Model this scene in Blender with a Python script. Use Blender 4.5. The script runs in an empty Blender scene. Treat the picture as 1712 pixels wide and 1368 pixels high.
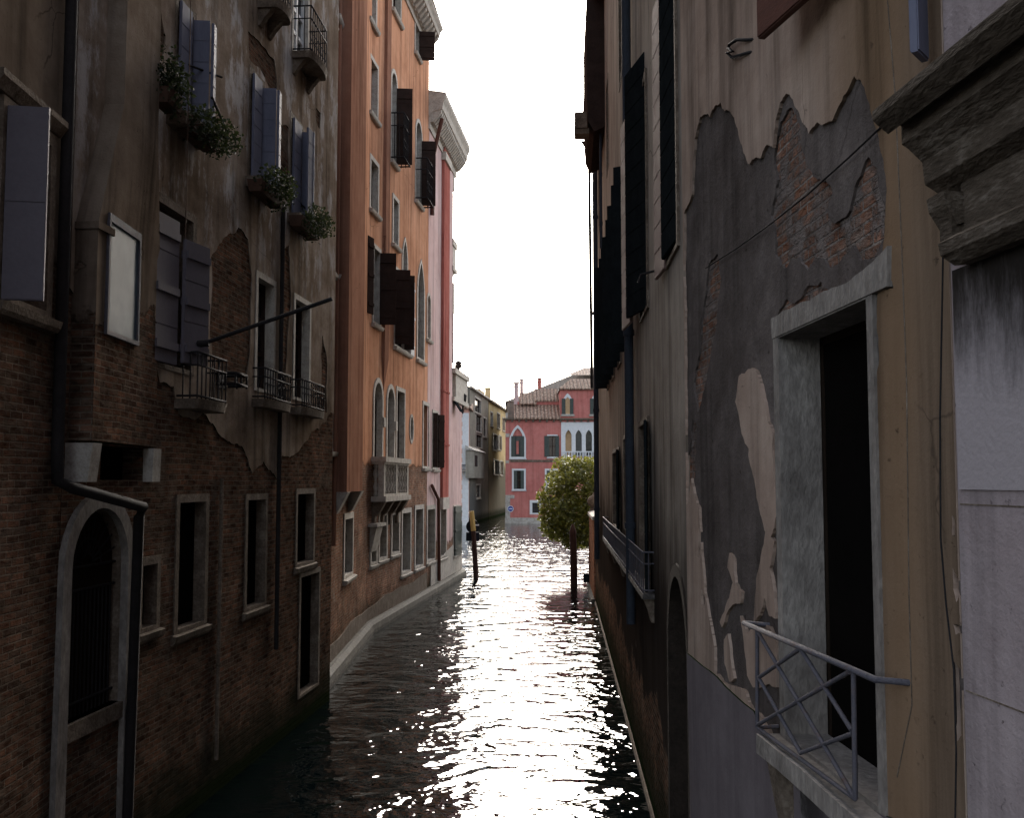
import bpy, math, random
from mathutils import Vector
from mathutils.geometry import delaunay_2d_cdt
random.seed(7)
S = bpy.context.scene
COL = S.collection
R = math.radians

# ------------------------------------------------------------------ camera, sky, sun
CAM_H, FPX, PITCH = 4.5, 1700.0, math.atan(121 / 1700)
cd = bpy.data.cameras.new('camera'); cam = bpy.data.objects.new('camera', cd); COL.objects.link(cam)
cam.location = (0, 0, CAM_H); cam.rotation_euler = (R(90) + PITCH, 0, 0)
cd.sensor_width = 36; cd.lens = 36 * FPX / 1712; cd.clip_start = .05; cd.clip_end = 2000
S.camera = cam
SUN_EL, SUN_AZ = R(27), R(2.2)        # azimuth from +Y, negative = to the left
w = bpy.data.worlds.new('World'); S.world = w; w.use_nodes = True
wn = w.node_tree.nodes; bg = wn['Background']
sky = wn.new('ShaderNodeTexSky'); sky.sky_type = 'NISHITA'; sky.sun_disc = False
sky.sun_elevation = SUN_EL; sky.sun_rotation = SUN_AZ
sky.air_density = 1.0; sky.dust_density = 4.0; sky.ozone_density = .6
hz = wn.new('ShaderNodeHueSaturation'); hz.inputs['Saturation'].default_value = .5      # hazy white sky
w.node_tree.links.new(sky.outputs[0], hz.inputs['Color']); w.node_tree.links.new(hz.outputs[0], bg.inputs[0]); bg.inputs[1].default_value = .15
sl = bpy.data.lights.new('sun', 'SUN'); sun = bpy.data.objects.new('sun', sl); COL.objects.link(sun)
sl.energy = .8; sl.angle = R(10); sl.color = (1, .95, .88)
sdir = Vector((math.sin(SUN_AZ) * math.cos(SUN_EL), math.cos(SUN_AZ) * math.cos(SUN_EL), math.sin(SUN_EL)))
sun.rotation_euler = (-sdir).to_track_quat('-Z', 'Y').to_euler()
S.cycles.sample_clamp_indirect = 4.0
S.view_settings.view_transform = 'Standard'; S.view_settings.look = 'None'
S.view_settings.exposure = 1.6; S.view_settings.gamma = 1

# ------------------------------------------------------------------ geometry helpers
def ray(u, v):
    a, b = (u - 856) / FPX, (684 - v) / FPX
    c, s = math.cos(PITCH), math.sin(PITCH)
    return Vector((a, c - b * s, s + b * c))

class Facet:
    """a vertical plane: s along it, z up, o outwards"""
    def __init__(f, p0, p1, su=0.0):
        f.O = Vector((p0[0], p0[1], 0)); e = Vector((p1[0], p1[1], 0)) - f.O
        f.L = e.length; f.d = e.normalized(); f.n = f.d.cross(Vector((0, 0, 1))); f.su = su
    def pt(f, s, z, o=0.0):
        p = f.O + f.d * s + f.n * o; return Vector((p.x, p.y, z))
    def hit(f, u, v, o=0.0):
        r = ray(u, v); P = Vector((0, 0, CAM_H)); O = f.O + f.n * o
        t = (O - P).dot(f.n) / r.dot(f.n); q = P + r * t
        return (q - f.O).dot(f.d), q.z
    def box(f, u0, v0, u1, v1, o=0.0):
        uc, vc = (u0 + u1) / 2, (v0 + v1) / 2
        a, b = sorted((f.hit(u0, vc, o)[0], f.hit(u1, vc, o)[0]))
        t, bt = f.hit(uc, v0, o)[1], f.hit(uc, v1, o)[1]
        return a, b, bt, t
WORLD = Facet((0, 0), (1, 0))     # pt(x, z, -y)

class MB:
    def __init__(m): m.v, m.f, m.uv, m.sm = [], [], [], []
    def add(m, F, vs, fs, smooth=False):
        b = len(m.v); m.v += [F.pt(*p) for p in vs]
        for q in fs:
            P = [Vector(vs[i]) for i in q]
            nn = Vector((0, 0, 0))
            for i in range(len(P)): nn += P[i].cross(P[(i + 1) % len(P)])
            a = [abs(x) for x in nn]
            if a[2] >= max(a[0], a[1]): uv = [(p.x + F.su, p.y) for p in P]
            elif a[1] >= a[0]: uv = [(p.x + F.su, p.z) for p in P]
            else: uv = [(p.z + .37 + F.su, p.y) for p in P]
            m.f.append([b + i for i in q]); m.uv.append(uv); m.sm.append(smooth)
        return m
    def box(m, F, s0, s1, z0, z1, o0, o1):
        vs = [(s0, z0, o0), (s1, z0, o0), (s1, z1, o0), (s0, z1, o0), (s0, z0, o1), (s1, z0, o1), (s1, z1, o1), (s0, z1, o1)]
        return m.add(F, vs, [(3, 2, 1, 0), (4, 5, 6, 7), (0, 1, 5, 4), (1, 2, 6, 5), (2, 3, 7, 6), (3, 0, 4, 7)])
    def slab(m, F, outer, holes, o0, o1, islands=(), back=False):
        loops = [outer] + list(holes) + list(islands); V, E = [], []
        for L in loops:
            b = len(V); n = len(L); V += [Vector(p) for p in L]; E += [(b + i, b + (i + 1) % n) for i in range(n)]
        r = delaunay_2d_cdt(V, E, [], 0, 1e-5); vv, ff = r[0], r[2]
        keep = []
        for t in ff:
            c = sum((vv[i] for i in t), Vector((0, 0))) / 3
            if not inside(outer, c): continue
            if any(inside(h, c) for h in holes) and not any(inside(h, c) for h in islands): continue
            keep.append(tuple(t))
        n = len(vv); A = [(p.x, p.y, o1) for p in vv]; m.add(F, A, keep)
        ed = {}
        for t in keep:
            for i in range(3):
                a, b = t[i], t[(i + 1) % 3]; k = (min(a, b), max(a, b))
                ed[k] = None if k in ed else (a, b)
        Bv = A + [(p.x, p.y, o0) for p in vv]
        m.add(F, Bv, [(e[0], e[0] + n, e[1] + n, e[1]) for e in ed.values() if e])
        if back: m.add(F, [(p.x, p.y, o0) for p in vv], [t[::-1] for t in keep])
        return m
    def profile(m, F, s0, s1, pts):
        """pts (o,z) closed polygon swept along s"""
        n = len(pts); vs = [(s0, z, o) for o, z in pts] + [(s1, z, o) for o, z in pts]
        fs = [(i, (i + 1) % n, n + (i + 1) % n, n + i) for i in range(n)] + [tuple(range(n))[::-1], tuple(range(n, 2 * n))]
        return m.add(F, vs, fs)
    def tube(m, F, pts, r, n=7, r1=None):
        P = [Vector(p) for p in pts]; vs = []; r1 = r if r1 is None else r1
        for i, p in enumerate(P):
            t = (P[min(i + 1, len(P) - 1)] - P[max(i - 1, 0)]).normalized()
            a = t.orthogonal().normalized() if i == 0 else (a - t * a.dot(t)).normalized()
            b = t.cross(a); rr = r + (r1 - r) * i / max(1, len(P) - 1)
            vs += [tuple(p + (a * math.cos(2 * math.pi * k / n) + b * math.sin(2 * math.pi * k / n)) * rr) for k in range(n)]
        fs = [(i * n + k, i * n + (k + 1) % n, (i + 1) * n + (k + 1) % n, (i + 1) * n + k) for i in range(len(P) - 1) for k in range(n)]
        m.add(F, vs, fs, True)
        return m.add(F, vs, [tuple(range(n))[::-1], tuple(range(len(vs) - n, len(vs)))])
    def lathe(m, F, s, o, prof, n=12):
        vs = [(s + r * math.cos(2 * math.pi * k / n), z, o + r * math.sin(2 * math.pi * k / n)) for r, z in prof for k in range(n)]
        fs = [(i * n + (k + 1) % n, i * n + k, (i + 1) * n + k, (i + 1) * n + (k + 1) % n) for i in range(len(prof) - 1) for k in range(n)]
        return m.add(F, vs, fs, True)
    def build(m, name, mat, parent=None, root=None):
        me = bpy.data.meshes.new(name)
        off = Vector((0, 0, 0))
        q = parent
        while q is not None: off += q.location; q = q.parent
        me.from_pydata([v - off for v in m.v], [], m.f)
        L = me.uv_layers.new(name='UVMap'); k = 0
        for uv in m.uv:
            for c in uv: L.data[k].uv = c; k += 1
        me.polygons.foreach_set('use_smooth', m.sm)
        me.materials.append(mat); me.update()
        o = bpy.data.objects.new(name, me); COL.objects.link(o)
        if parent: o.parent = parent
        return o

def inside(poly, c):
    r = False; n = len(poly); j = n - 1
    for i in range(n):
        a, b = poly[i], poly[j]
        if (a[1] > c[1]) != (b[1] > c[1]) and c[0] < (b[0] - a[0]) * (c[1] - a[1]) / (b[1] - a[1]) + a[0]: r = not r
        j = i
    return r

def thing(name, label, cat, loc, group=None):
    o = bpy.data.objects.new(name, None); COL.objects.link(o); o.location = loc; o.empty_display_size = .3
    return tag(o, label, cat, group)
def tag(o, label, cat, group=None, kind=None):
    if label: o['label'] = label
    if cat: o['category'] = cat
    if group: o['group'] = group
    if kind: o['kind'] = kind
    return o

def opening(kind, s0, s1, z0, z1):
    if kind == 'rect': return [(s0, z0), (s1, z0), (s1, z1), (s0, z1)]
    c, h = (s0 + s1) / 2, (s1 - s0) / 2
    P = [(s0, z0), (s1, z0)]
    if kind == 'seg':
        r = h * .35
        return P + [(c + h * math.cos(math.pi * i / 10), z1 - r + r * math.sin(math.pi * i / 10)) for i in range(11)]
    if kind == 'arch':
        return P + [(c + h * math.cos(math.pi * i / 14), z1 - h + h * math.sin(math.pi * i / 14)) for i in range(15)]
    if kind == 'oval':
        m, k = (z0 + z1) / 2, (z1 - z0) / 2
        return [(c + h * math.cos(2 * math.pi * i / 20), m + k * math.sin(2 * math.pi * i / 20)) for i in range(20)]
    # pointed (ogee-like)
    H = h * 1.7; out = []
    for i in range(9):
        t = i / 8; out.append((c + h * math.cos(t * math.pi / 2) ** 1.0 * (1 - .12 * math.sin(t * math.pi)), z1 - H + H * (math.sin(t * math.pi / 2) * .8 + .2 * t ** 4)))
    return P + out + [(2 * c - x, z) for x, z in out[-2::-1]]

def grow(kind, s0, s1, z0, z1, w_, foot=0.0):
    return opening(kind, s0 - w_, s1 + w_, z0 - foot, z1 + w_)

def rough(poly, k=2, amp=.10, seed=1):
    rn = random.Random(seed)
    for _ in range(k):
        q = []
        for i, a in enumerate(poly):
            b = poly[(i + 1) % len(poly)]; l = math.hypot(b[0] - a[0], b[1] - a[1]); d = rn.uniform(-amp, amp) * l
            q += [a, ((a[0] + b[0]) / 2 - d * (b[1] - a[1]) / max(l, 1e-6), (a[1] + b[1]) / 2 + d * (b[0] - a[0]) / max(l, 1e-6))]
        poly = q
    return poly

# ------------------------------------------------------------------ materials
class Mat:
    def __init__(m, name):
        m.m = bpy.data.materials.new(name); m.m.use_nodes = True; m.t = m.m.node_tree; m.b = m.t.nodes['Principled BSDF']
        m._uv = None
    def n(m, t, **k):
        x = m.t.nodes.new('ShaderNode' + t)
        for a, b in k.items(): setattr(x, a, b)
        return x
    def set(m, sock, v):
        if isinstance(v, bpy.types.NodeSocket): m.t.links.new(v, sock)
        elif isinstance(v, (tuple, list)) and len(v) == 3 and sock.type == 'RGBA': sock.default_value = (*v, 1)
        else: sock.default_value = v
    @property
    def uv(m):
        if m._uv is None: m._uv = m.n('TexCoord').outputs['UV']
        return m._uv
    def obj(m): return m.n('TexCoord').outputs['Object']
    def mapv(m, vec, sc, loc=(0, 0, 0)):
        x = m.n('Mapping'); m.set(x.inputs[0], vec); x.inputs['Scale'].default_value = sc; x.inputs['Location'].default_value = loc
        return x.outputs[0]
    def noise(m, vec, scale, detail=5, rgh=.6, dist=0.0, col=False):
        x = m.n('TexNoise'); m.set(x.inputs['Vector'], vec); x.inputs['Scale'].default_value = scale
        x.inputs['Detail'].default_value = detail; x.inputs['Roughness'].default_value = rgh; x.inputs['Distortion'].default_value = dist
        return x.outputs['Color' if col else 'Fac']
    def ramp(m, f, stops):
        x = m.n('ValToRGB'); m.set(x.inputs[0], f); e = x.color_ramp.elements
        while len(e) < len(stops): e.new(.5)
        for k, (p, c) in enumerate(stops): e[k].position = p; e[k].color = (*c, 1) if isinstance(c, tuple) else (c, c, c, 1)
        return x.outputs[0]
    def mix(m, f, a, b, mode='MIX'):
        x = m.n('Mix', data_type='RGBA', blend_type=mode); m.set(x.inputs[0], f); m.set(x.inputs[6], a); m.set(x.inputs[7], b)
        return x.outputs[2]
    def math(m, op, a, b=0.0, c=None, clamp=False):
        x = m.n('Math', operation=op, use_clamp=clamp); m.set(x.inputs[0], a); m.set(x.inputs[1], b)
        if c is not None: m.set(x.inputs[2], c)
        return x.outputs[0]
    def rng(m, v, a, b, c=0.0, d=1.0):
        x = m.n('MapRange'); x.interpolation_type = 'SMOOTHSTEP'; m.set(x.inputs[0], v)
        for i, q in enumerate((a, b, c, d)): x.inputs[i + 1].default_value = q
        return x.outputs[0]
    def sz(m):
        x = m.n('SeparateXYZ'); m.set(x.inputs[0], m.uv); return x.outputs[0], x.outputs[1]
    def out(m, color, rgh=.85, height=None, dist=1.0, spec=.3, strength=1.0, **k):
        m.set(m.b.inputs['Base Color'], color); m.set(m.b.inputs['Roughness'], rgh); m.b.inputs['Specular IOR Level'].default_value = spec
        if height is not None:
            x = m.n('Bump'); m.set(x.inputs['Height'], height); x.inputs['Distance'].default_value = dist; x.inputs['Strength'].default_value = strength
            m.t.links.new(x.outputs[0], m.b.inputs['Normal'])
        for a, b in k.items(): m.set(m.b.inputs[a.replace('_', ' ')], b)
        return m.m

def brick_layer(m, c1, c2, cm, bw=.25, rh=.072):
    wob = m.noise(m.uv, .9, 2, col=True)
    v = m.n('VectorMath', operation='MULTIPLY_ADD'); m.set(v.inputs[0], wob); v.inputs[1].default_value = (.05, .05, 0); m.set(v.inputs[2], m.uv)
    b = m.n('TexBrick'); m.set(b.inputs['Vector'], v.outputs[0])
    for i, c in zip(('Color1', 'Color2', 'Mortar'), (c1, c2, cm)): b.inputs[i].default_value = (*c, 1)
    b.inputs['Scale'].default_value = 1; b.inputs['Mortar Size'].default_value = .010; b.inputs['Mortar Smooth'].default_value = .4
    b.inputs['Brick Width'].default_value = bw; b.inputs['Row Height'].default_value = rh; b.inputs['Bias'].default_value = -.1
    n1 = m.noise(m.uv, 1.1, 8, .78); n2 = m.noise(m.mapv(m.uv, (4, 13, 1)), 1, 2)
    col = m.mix(1.0, b.outputs['Color'], m.ramp(n1, [(.3, .25), (.5, .9), (.7, 2.1)]), 'MULTIPLY')
    col = m.mix(m.rng(n2, .35, .75), col, m.mix(.6, col, cm), 'MIX')
    sm1 = m.rng(m.noise(m.uv, .8, 7, .78), .54, .64, 0, .7); sm2 = m.rng(m.noise(m.mapv(m.uv, (2.2, 3.4, 1), (5, 2, 0)), 1, 7, .8), .53, .62, 0, .65)
    col = m.mix(sm1, col, cm); col = m.mix(sm2, col, tuple(.55 * x for x in cm))     # old mortar smears and soot
    ero = m.noise(m.mapv(m.uv, (5, 14, 1)), 1, 4, .8)
    h = m.math('MULTIPLY', b.outputs['Fac'], -.018)
    col = m.mix(m.rng(ero, .5, .72, 0, .7), col, tuple(.22 * x for x in c1))
    h = m.math('MULTIPLY_ADD', ero, .03, m.math('MULTIPLY', h, m.math('SUBTRACT', 1.0, sm1)))
    return col, h

def wall_mat(name, tones, brick=None, zb=None, amp=2.0, nsc=.5, damp=.7, pale=None, streak=.5, grad=(), grit=.004, spots=None, extra_h=None, edge=.02, grime_shade=None, rings=None):
    """layered wall: plaster of three tones, brick showing below zb with a ragged edge, stains, shade painted low on far houses, tide mark"""
    m = Mat(name); s, z = m.sz()
    n1 = m.noise(m.uv, .45, 6, .65); n2 = m.noise(m.uv, 2.6, 6, .7); fine = m.noise(m.uv, 34, 3, .7)
    st = m.noise(m.mapv(m.uv, (2.6, .16, 1)), 1, 5, .65)
    f = m.math('MULTIPLY_ADD', n1, .65, m.math('MULTIPLY', n2, .35))
    col = m.ramp(f, [(.34, tones[0]), (.5, tones[1]), (.64, tones[2])])
    for a, b, c, k in grad:
        g = m.rng(m.math('MULTIPLY_ADD', m.noise(m.uv, .7, 4), .5, s), a + .25, b + .25, 0, k)
        col = m.mix(g, col, c)
    if pale:
        pn = m.noise(m.mapv(m.uv, (1.5, .7, 1)), 1.0, 8, .72)
        col = m.mix(m.math('MULTIPLY', m.rng(pn, .5, .6, 0, pale[1]), m.rng(z, pale[2], pale[2] + 2.5)), col, pale[0])
    col = m.mix(1.0, col, m.ramp(st, [(.3, 1 - streak), (.52, 1.0), (.7, 1 + .25 * streak)]), 'MULTIPLY')
    if grime_shade:  # dirt on the near walls, painted shade on two houses across the canal
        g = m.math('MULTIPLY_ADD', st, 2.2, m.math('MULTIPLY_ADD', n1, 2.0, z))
        col = m.mix(m.rng(g, grime_shade[0] + .4, grime_shade[0] + 3.2, grime_shade[2], 0), col, grime_shade[1])
    h = m.math('MULTIPLY_ADD', fine, grit * .5, m.math('MULTIPLY', n2, grit * 2))
    pits = m.rng(m.noise(m.uv, 11, 6, .75), .62, .70, 0, .5); col = m.mix(pits, col, tuple(.45 * x for x in tones[0])); h = m.math('MULTIPLY_ADD', pits, -grit * 1.5, h)
    cr = m.n('TexVoronoi', feature='DISTANCE_TO_EDGE'); wob = m.noise(m.uv, 1.5, 4, .6, col=True)
    v = m.n('VectorMath', operation='MULTIPLY_ADD'); m.set(v.inputs[0], wob); v.inputs[1].default_value = (.45, .45, 0); m.set(v.inputs[2], m.uv)
    m.set(cr.inputs['Vector'], v.outputs[0]); cr.inputs['Scale'].default_value = .55
    crk = m.rng(cr.outputs['Distance'], .0, .006, .6, 0)
    crk = m.math('MULTIPLY', crk, m.rng(m.noise(m.uv, .35, 2), .56, .62))
    col = m.mix(crk, col, tuple(.25 * x for x in tones[0]))
    if brick:
        bc, bh = brick_layer(m, *brick)
        nb = m.noise(m.uv, nsc, 9, .62, .3)
        k = m.math('MULTIPLY_ADD', nb, 2 * amp, m.math('SUBTRACT', zb - amp, z))
        if spots:
            k = m.math('MAXIMUM', k, m.math('MULTIPLY', m.math('SUBTRACT', m.noise(m.uv, spots[0], 8, .6), spots[1]), 6))
        mk = m.rng(k, -.03, .03)
        rim = m.math('MULTIPLY', m.rng(k, -.10, .0), m.rng(k, 0.0, .10, 1, 0))
        col = m.mix(mk, col, bc)
        col = m.mix(m.math('MULTIPLY', rim, .45), col, tuple(.3 * x for x in tones[0]))
        h = m.mix(mk, h, m.math('ADD', bh, -edge))
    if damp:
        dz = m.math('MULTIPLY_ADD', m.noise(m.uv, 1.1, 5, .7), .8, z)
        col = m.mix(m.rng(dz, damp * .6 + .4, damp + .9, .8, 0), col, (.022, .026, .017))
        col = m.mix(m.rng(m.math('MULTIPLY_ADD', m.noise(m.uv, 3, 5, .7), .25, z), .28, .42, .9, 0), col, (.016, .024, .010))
    return m.out(col, .95, h, spec=.0)

def simple(name, c0, c1, sc=6.0, rgh=.6, bump=.002, metal=0.0, spec=.06, stretch=(1, 1, 1), c2=None):
    m = Mat(name); v = m.mapv(m.obj(), stretch); f = m.noise(v, sc, 6, .65); g = m.noise(v, sc * 7, 3, .6)
    stops = [(.3, c0), (.68, c1)] if c2 is None else [(.3, c0), (.52, c1), (.7, c2)]
    col = m.ramp(m.math('MULTIPLY_ADD', g, .35, m.math('MULTIPLY', f, .65)), stops)
    return m.out(col, m.rng(f, .2, .8, max(.05, rgh - .12), min(1, rgh + .12)), m.math('MULTIPLY', g, bump), spec=spec, Metallic=metal)

def glass_mat(name, c, rgh=.08):
    m = Mat(name); f = m.noise(m.obj(), 3, 3)
    return m.out(m.mix(f, tuple(.6 * x for x in c), c), rgh, m.math('MULTIPLY', m.noise(m.obj(), 1.2, 2), .01), spec=.5)

def leaf_mat(name, c0, c1, c2, rgh=.4, tl=(.03, .04, .01)):
    m = Mat(name); g = m.n('NewGeometry'); r = g.outputs['Random Per Island']
    f = m.math('MULTIPLY_ADD', m.noise(m.obj(), 1.5, 3), .5, m.math('MULTIPLY', r, .5))
    col = m.ramp(f, [(.2, c0), (.5, c1), (.8, c2)])
    m.out(col, rgh, spec=.5)
    tr = m.n('BsdfTranslucent'); m.set(tr.inputs[0], m.mix(.5, col, tl))
    mx = m.n('MixShader'); mx.inputs[0].default_value = .35
    m.t.links.new(m.b.outputs[0], mx.inputs[1]); m.t.links.new(tr.outputs[0], mx.inputs[2])
    m.t.links.new(mx.outputs[0], m.t.nodes['Material Output'].inputs[0]); return m.m

BRK = ((.058, .032, .022), (.185, .090, .056), (.165, .13, .10))
BRK2 = ((.23, .105, .065), (.30, .155, .10), (.31, .25, .20))
MAT = dict(
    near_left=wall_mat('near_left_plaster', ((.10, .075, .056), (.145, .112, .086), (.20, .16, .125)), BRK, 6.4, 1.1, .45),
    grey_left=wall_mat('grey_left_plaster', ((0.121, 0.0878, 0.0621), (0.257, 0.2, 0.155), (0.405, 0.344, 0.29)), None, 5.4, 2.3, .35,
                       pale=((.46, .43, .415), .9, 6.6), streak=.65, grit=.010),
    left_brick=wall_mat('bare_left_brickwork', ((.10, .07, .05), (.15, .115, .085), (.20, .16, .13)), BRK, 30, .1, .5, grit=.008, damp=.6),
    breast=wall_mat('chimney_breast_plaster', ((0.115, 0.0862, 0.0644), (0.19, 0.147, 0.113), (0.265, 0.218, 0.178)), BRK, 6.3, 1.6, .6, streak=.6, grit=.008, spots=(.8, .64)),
    orange=wall_mat('orange_plaster', ((0.415, 0.202, 0.123), (0.539, 0.281, 0.174), (0.617, 0.342, 0.224)), BRK2, 5.0, .35, .9, streak=.5, grime_shade=(4.5, (.16, .09, .06), .55)),
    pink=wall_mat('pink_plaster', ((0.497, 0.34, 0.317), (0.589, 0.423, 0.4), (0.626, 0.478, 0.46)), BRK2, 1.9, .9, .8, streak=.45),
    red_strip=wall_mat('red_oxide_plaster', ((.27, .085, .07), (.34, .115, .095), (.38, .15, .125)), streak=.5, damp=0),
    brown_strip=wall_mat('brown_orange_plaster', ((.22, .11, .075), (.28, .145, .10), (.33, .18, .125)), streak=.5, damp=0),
    right=wall_mat('beige_right_plaster', ((.24, .20, .17), (.31, .27, .235), (.36, .32, .28)), BRK, 1.5, 1.3, .5, streak=.55, grit=.006, grime_shade=(4.6, (.026, .02, .017), .95)),
    right_top=wall_mat('beige_peeling_plaster', ((0.252, 0.181, 0.142), (0.357, 0.263, 0.21), (0.441, 0.341, 0.278)), streak=.65, damp=0, grit=.006, grad=((3.3, 4.6, (.185, .115, .064), .85), (4.7, 5.1, (.215, .155, .112), .7)), grime_shade=(1.5, (.16, .12, .09), .5)),
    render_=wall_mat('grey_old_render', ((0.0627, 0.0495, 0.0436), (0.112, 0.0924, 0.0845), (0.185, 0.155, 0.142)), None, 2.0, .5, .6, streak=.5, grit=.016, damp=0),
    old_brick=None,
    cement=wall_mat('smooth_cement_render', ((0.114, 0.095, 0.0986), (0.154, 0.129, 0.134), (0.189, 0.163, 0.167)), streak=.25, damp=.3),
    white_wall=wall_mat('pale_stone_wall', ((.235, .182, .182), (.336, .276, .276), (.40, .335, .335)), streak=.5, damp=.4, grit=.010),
    stone=simple('istrian_stone', (.20, .175, .15), (.42, .385, .34), 5, .8, .006, c2=(.54, .50, .45)),
    dark_stone=simple('sooty_stone', (.055, .040, .030), (.145, .112, .086), 4, .88, .014, c2=(.27, .225, .18)),
    black_brick=simple('blackened_brick_arch', (.015, .012, .010), (.045, .034, .027), 5, .9, .01),
    cornice_stone=simple('blackened_cornice_stone', (.032, .024, .018), (.098, .076, .058), 3.5, .9, .016, c2=(.24, .20, .165), stretch=(1.5, .6, 2.5)),
    jamb_stone=simple('weathered_jamb_stone', (.11, .095, .085), (.22, .195, .175), 3.5, .88, .014, c2=(.36, .325, .29), stretch=(1, 1, .5)),
    black_stain=simple('soot_stained_stone', (.025, .02, .018), (.09, .08, .075), 3, .9, .01, c2=(.42, .39, .38)),
    quay=simple('wet_quay_stone', (.03, .03, .025), (.09, .082, .068), 3.5, .8, .016, c2=(.22, .20, .17), spec=.15),
    blue_shutter=simple('blue_grey_shutter_paint', (.105, .108, .148), (.155, .158, .208), 4, .65, .002, stretch=(1, 1, .3)),
    mauve_shutter=simple('mauve_grey_shutter_paint', (.115, .102, .118), (.15, .134, .152), 3, .6, .002),
    brown_shutter=simple('dark_brown_shutter_paint', (.026, .018, .016), (.05, .034, .029), 4, .95, .002, spec=.0),
    black_shutter=simple('black_green_shutter_paint', (.008, .010, .011), (.018, .021, .023), 4, .95, .002, spec=.0),
    pinkish_shutter=simple('faded_brown_shutter', (.16, .105, .095), (.23, .155, .14), 3, .7, .002),
    iron=simple('wrought_iron', (.012, .011, .012), (.03, .026, .026), 9, .85, .002, spec=.12),
    grey_iron=simple('painted_grey_iron', (.045, .042, .052), (.09, .085, .10), 12, .75, .004, spec=.2, c2=(.10, .06, .045)),
    pipe=simple('dark_drainpipe', (.014, .012, .012), (.032, .028, .028), 5, .8, .002, spec=.12),
    blue_pipe=simple('blue_grey_drainpipe', (.022, .026, .036), (.042, .05, .066), 5, .75, .001, spec=.15),
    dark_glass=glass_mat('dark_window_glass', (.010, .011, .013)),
    grey_glass=glass_mat('grey_window_glass', (.05, .055, .06)),
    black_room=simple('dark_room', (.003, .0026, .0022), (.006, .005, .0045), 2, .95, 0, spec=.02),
    warm_room=simple('warm_curtain', (.35, .22, .12), (.55, .38, .22), 3, .8, .002),
    white_frame=simple('white_window_paint', (.55, .55, .55), (.72, .72, .72), 5, .5, .001),
    green_shutter=simple('grey_green_shutter_paint', (.05, .06, .055), (.09, .10, .09), 5, .6, .002),
    wood_door=simple('old_dark_wood', (.010, .007, .005), (.026, .017, .012), 4, .9, .004, spec=.05, stretch=(6, 6, .6)),
    brown_wood=simple('reddish_brown_wood', (.07, .032, .025), (.13, .06, .045), 4, .6, .003, stretch=(1, 1, 4)),
    post=simple('weathered_post_wood', (.025, .014, .012), (.08, .042, .034), 4, .75, .006, stretch=(6, 6, .5)),
    yellow_wood=simple('yellow_post_paint', (.42, .27, .09), (.62, .43, .17), 5, .7, .003, stretch=(4, 4, .6)),
    sign_back=simple('dark_sign_enamel', (.008, .009, .014), (.016, .018, .026), 5, .4, 0),
    blue_sign=simple('blue_sign_enamel', (.03, .05, .22), (.05, .08, .32), 5, .4, 0),
    white_sign=simple('white_sign_enamel', (.6, .62, .7), (.75, .76, .8), 5, .4, 0),
    terracotta=simple('dark_clay_pot', (.05, .03, .022), (.09, .05, .035), 6, .8, .003),
    plant=leaf_mat('window_box_leaves', (.005, .008, .003), (.012, .018, .006), (.03, .036, .012), .7),
    tree_leaf=leaf_mat('glossy_evergreen_leaves', (.035, .045, .008), (.12, .13, .02), (.25, .24, .05), .4, (.26, .25, .04)),
    bark=simple('tree_bark', (.05, .038, .028), (.12, .09, .065), 8, .9, .01, stretch=(3, 3, .6)),
    soil=simple('garden_soil', (.05, .04, .03), (.10, .08, .05), 3, .95, .01),
)
m = Mat('crumbling_brick'); bc, bh = brick_layer(m, (.20, .095, .06), (.29, .14, .09), (.27, .22, .19)); sm_ = m.rng(m.noise(m.uv, 3.2, 8, .7), .46, .56)
bc = m.mix(m.math('MULTIPLY', sm_, .85), bc, m.mix(m.noise(m.uv, 9, 4), (.10, .08, .072), (.27, .23, .21))); MAT['old_brick'] = m.out(bc, .95, m.math('MULTIPLY_ADD', sm_, .012, m.math('MULTIPLY', bh, 1.6)), spec=.0)
m = Mat('garden_brick'); bc, bh = brick_layer(m, (.26, .09, .05), (.36, .14, .075), (.30, .22, .16)); MAT['garden_brick'] = m.out(bc, .9, bh, spec=.0)
MAT['red_palace'] = wall_mat('red_palace_plaster', ((.40, .13, .11), (.49, .175, .15), (.54, .215, .185)), streak=.3, damp=.3)
MAT['yellow_house'] = wall_mat('yellow_plaster', ((.46, .35, .19), (.55, .43, .25), (.60, .49, .30)), streak=.4, grime_shade=(7.0, (.12, .115, .10), .85))  # sunny upper wall and shaded lower wall are put into the colour
MAT['grey_house'] = wall_mat('grey_far_plaster', ((.20, .175, .145), (.28, .25, .205), (.34, .31, .26)), streak=.4, grime_shade=(4.0, (.12, .12, .115), .8))  # shade low in the side canal is painted into the plaster tone
MAT['far_pink'] = wall_mat('far_pink_plaster', ((.50, .26, .20), (.58, .33, .26), (.62, .38, .31)), streak=.3)
m = Mat('roof_tiles'); s_, z_ = m.sz()
wv = m.n('TexWave', wave_type='BANDS', bands_direction='X'); m.set(wv.inputs['Vector'], m.uv); wv.inputs['Scale'].default_value = .8; wv.inputs['Distortion'].default_value = .5
wv2 = m.n('TexWave', wave_type='BANDS', bands_direction='Y', wave_profile='SAW'); m.set(wv2.inputs['Vector'], m.uv); wv2.inputs['Scale'].default_value = .8; wv2.inputs['Distortion'].default_value = .8
tc = m.ramp(m.noise(m.mapv(m.uv, (4.5, 2.5, 1)), 1, 2, .8), [(.3, (.13, .08, .055)), (.5, (.30, .18, .125)), (.68, (.58, .45, .34))])
MAT['tile'] = m.out(m.mix(m.rng(wv.outputs['Fac'], .0, .35, .75, 0), tc, (.05, .03, .022)), .8, m.math('MULTIPLY_ADD', wv.outputs['Fac'], .12, m.math('MULTIPLY', wv2.outputs['Fac'], .05)))
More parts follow.
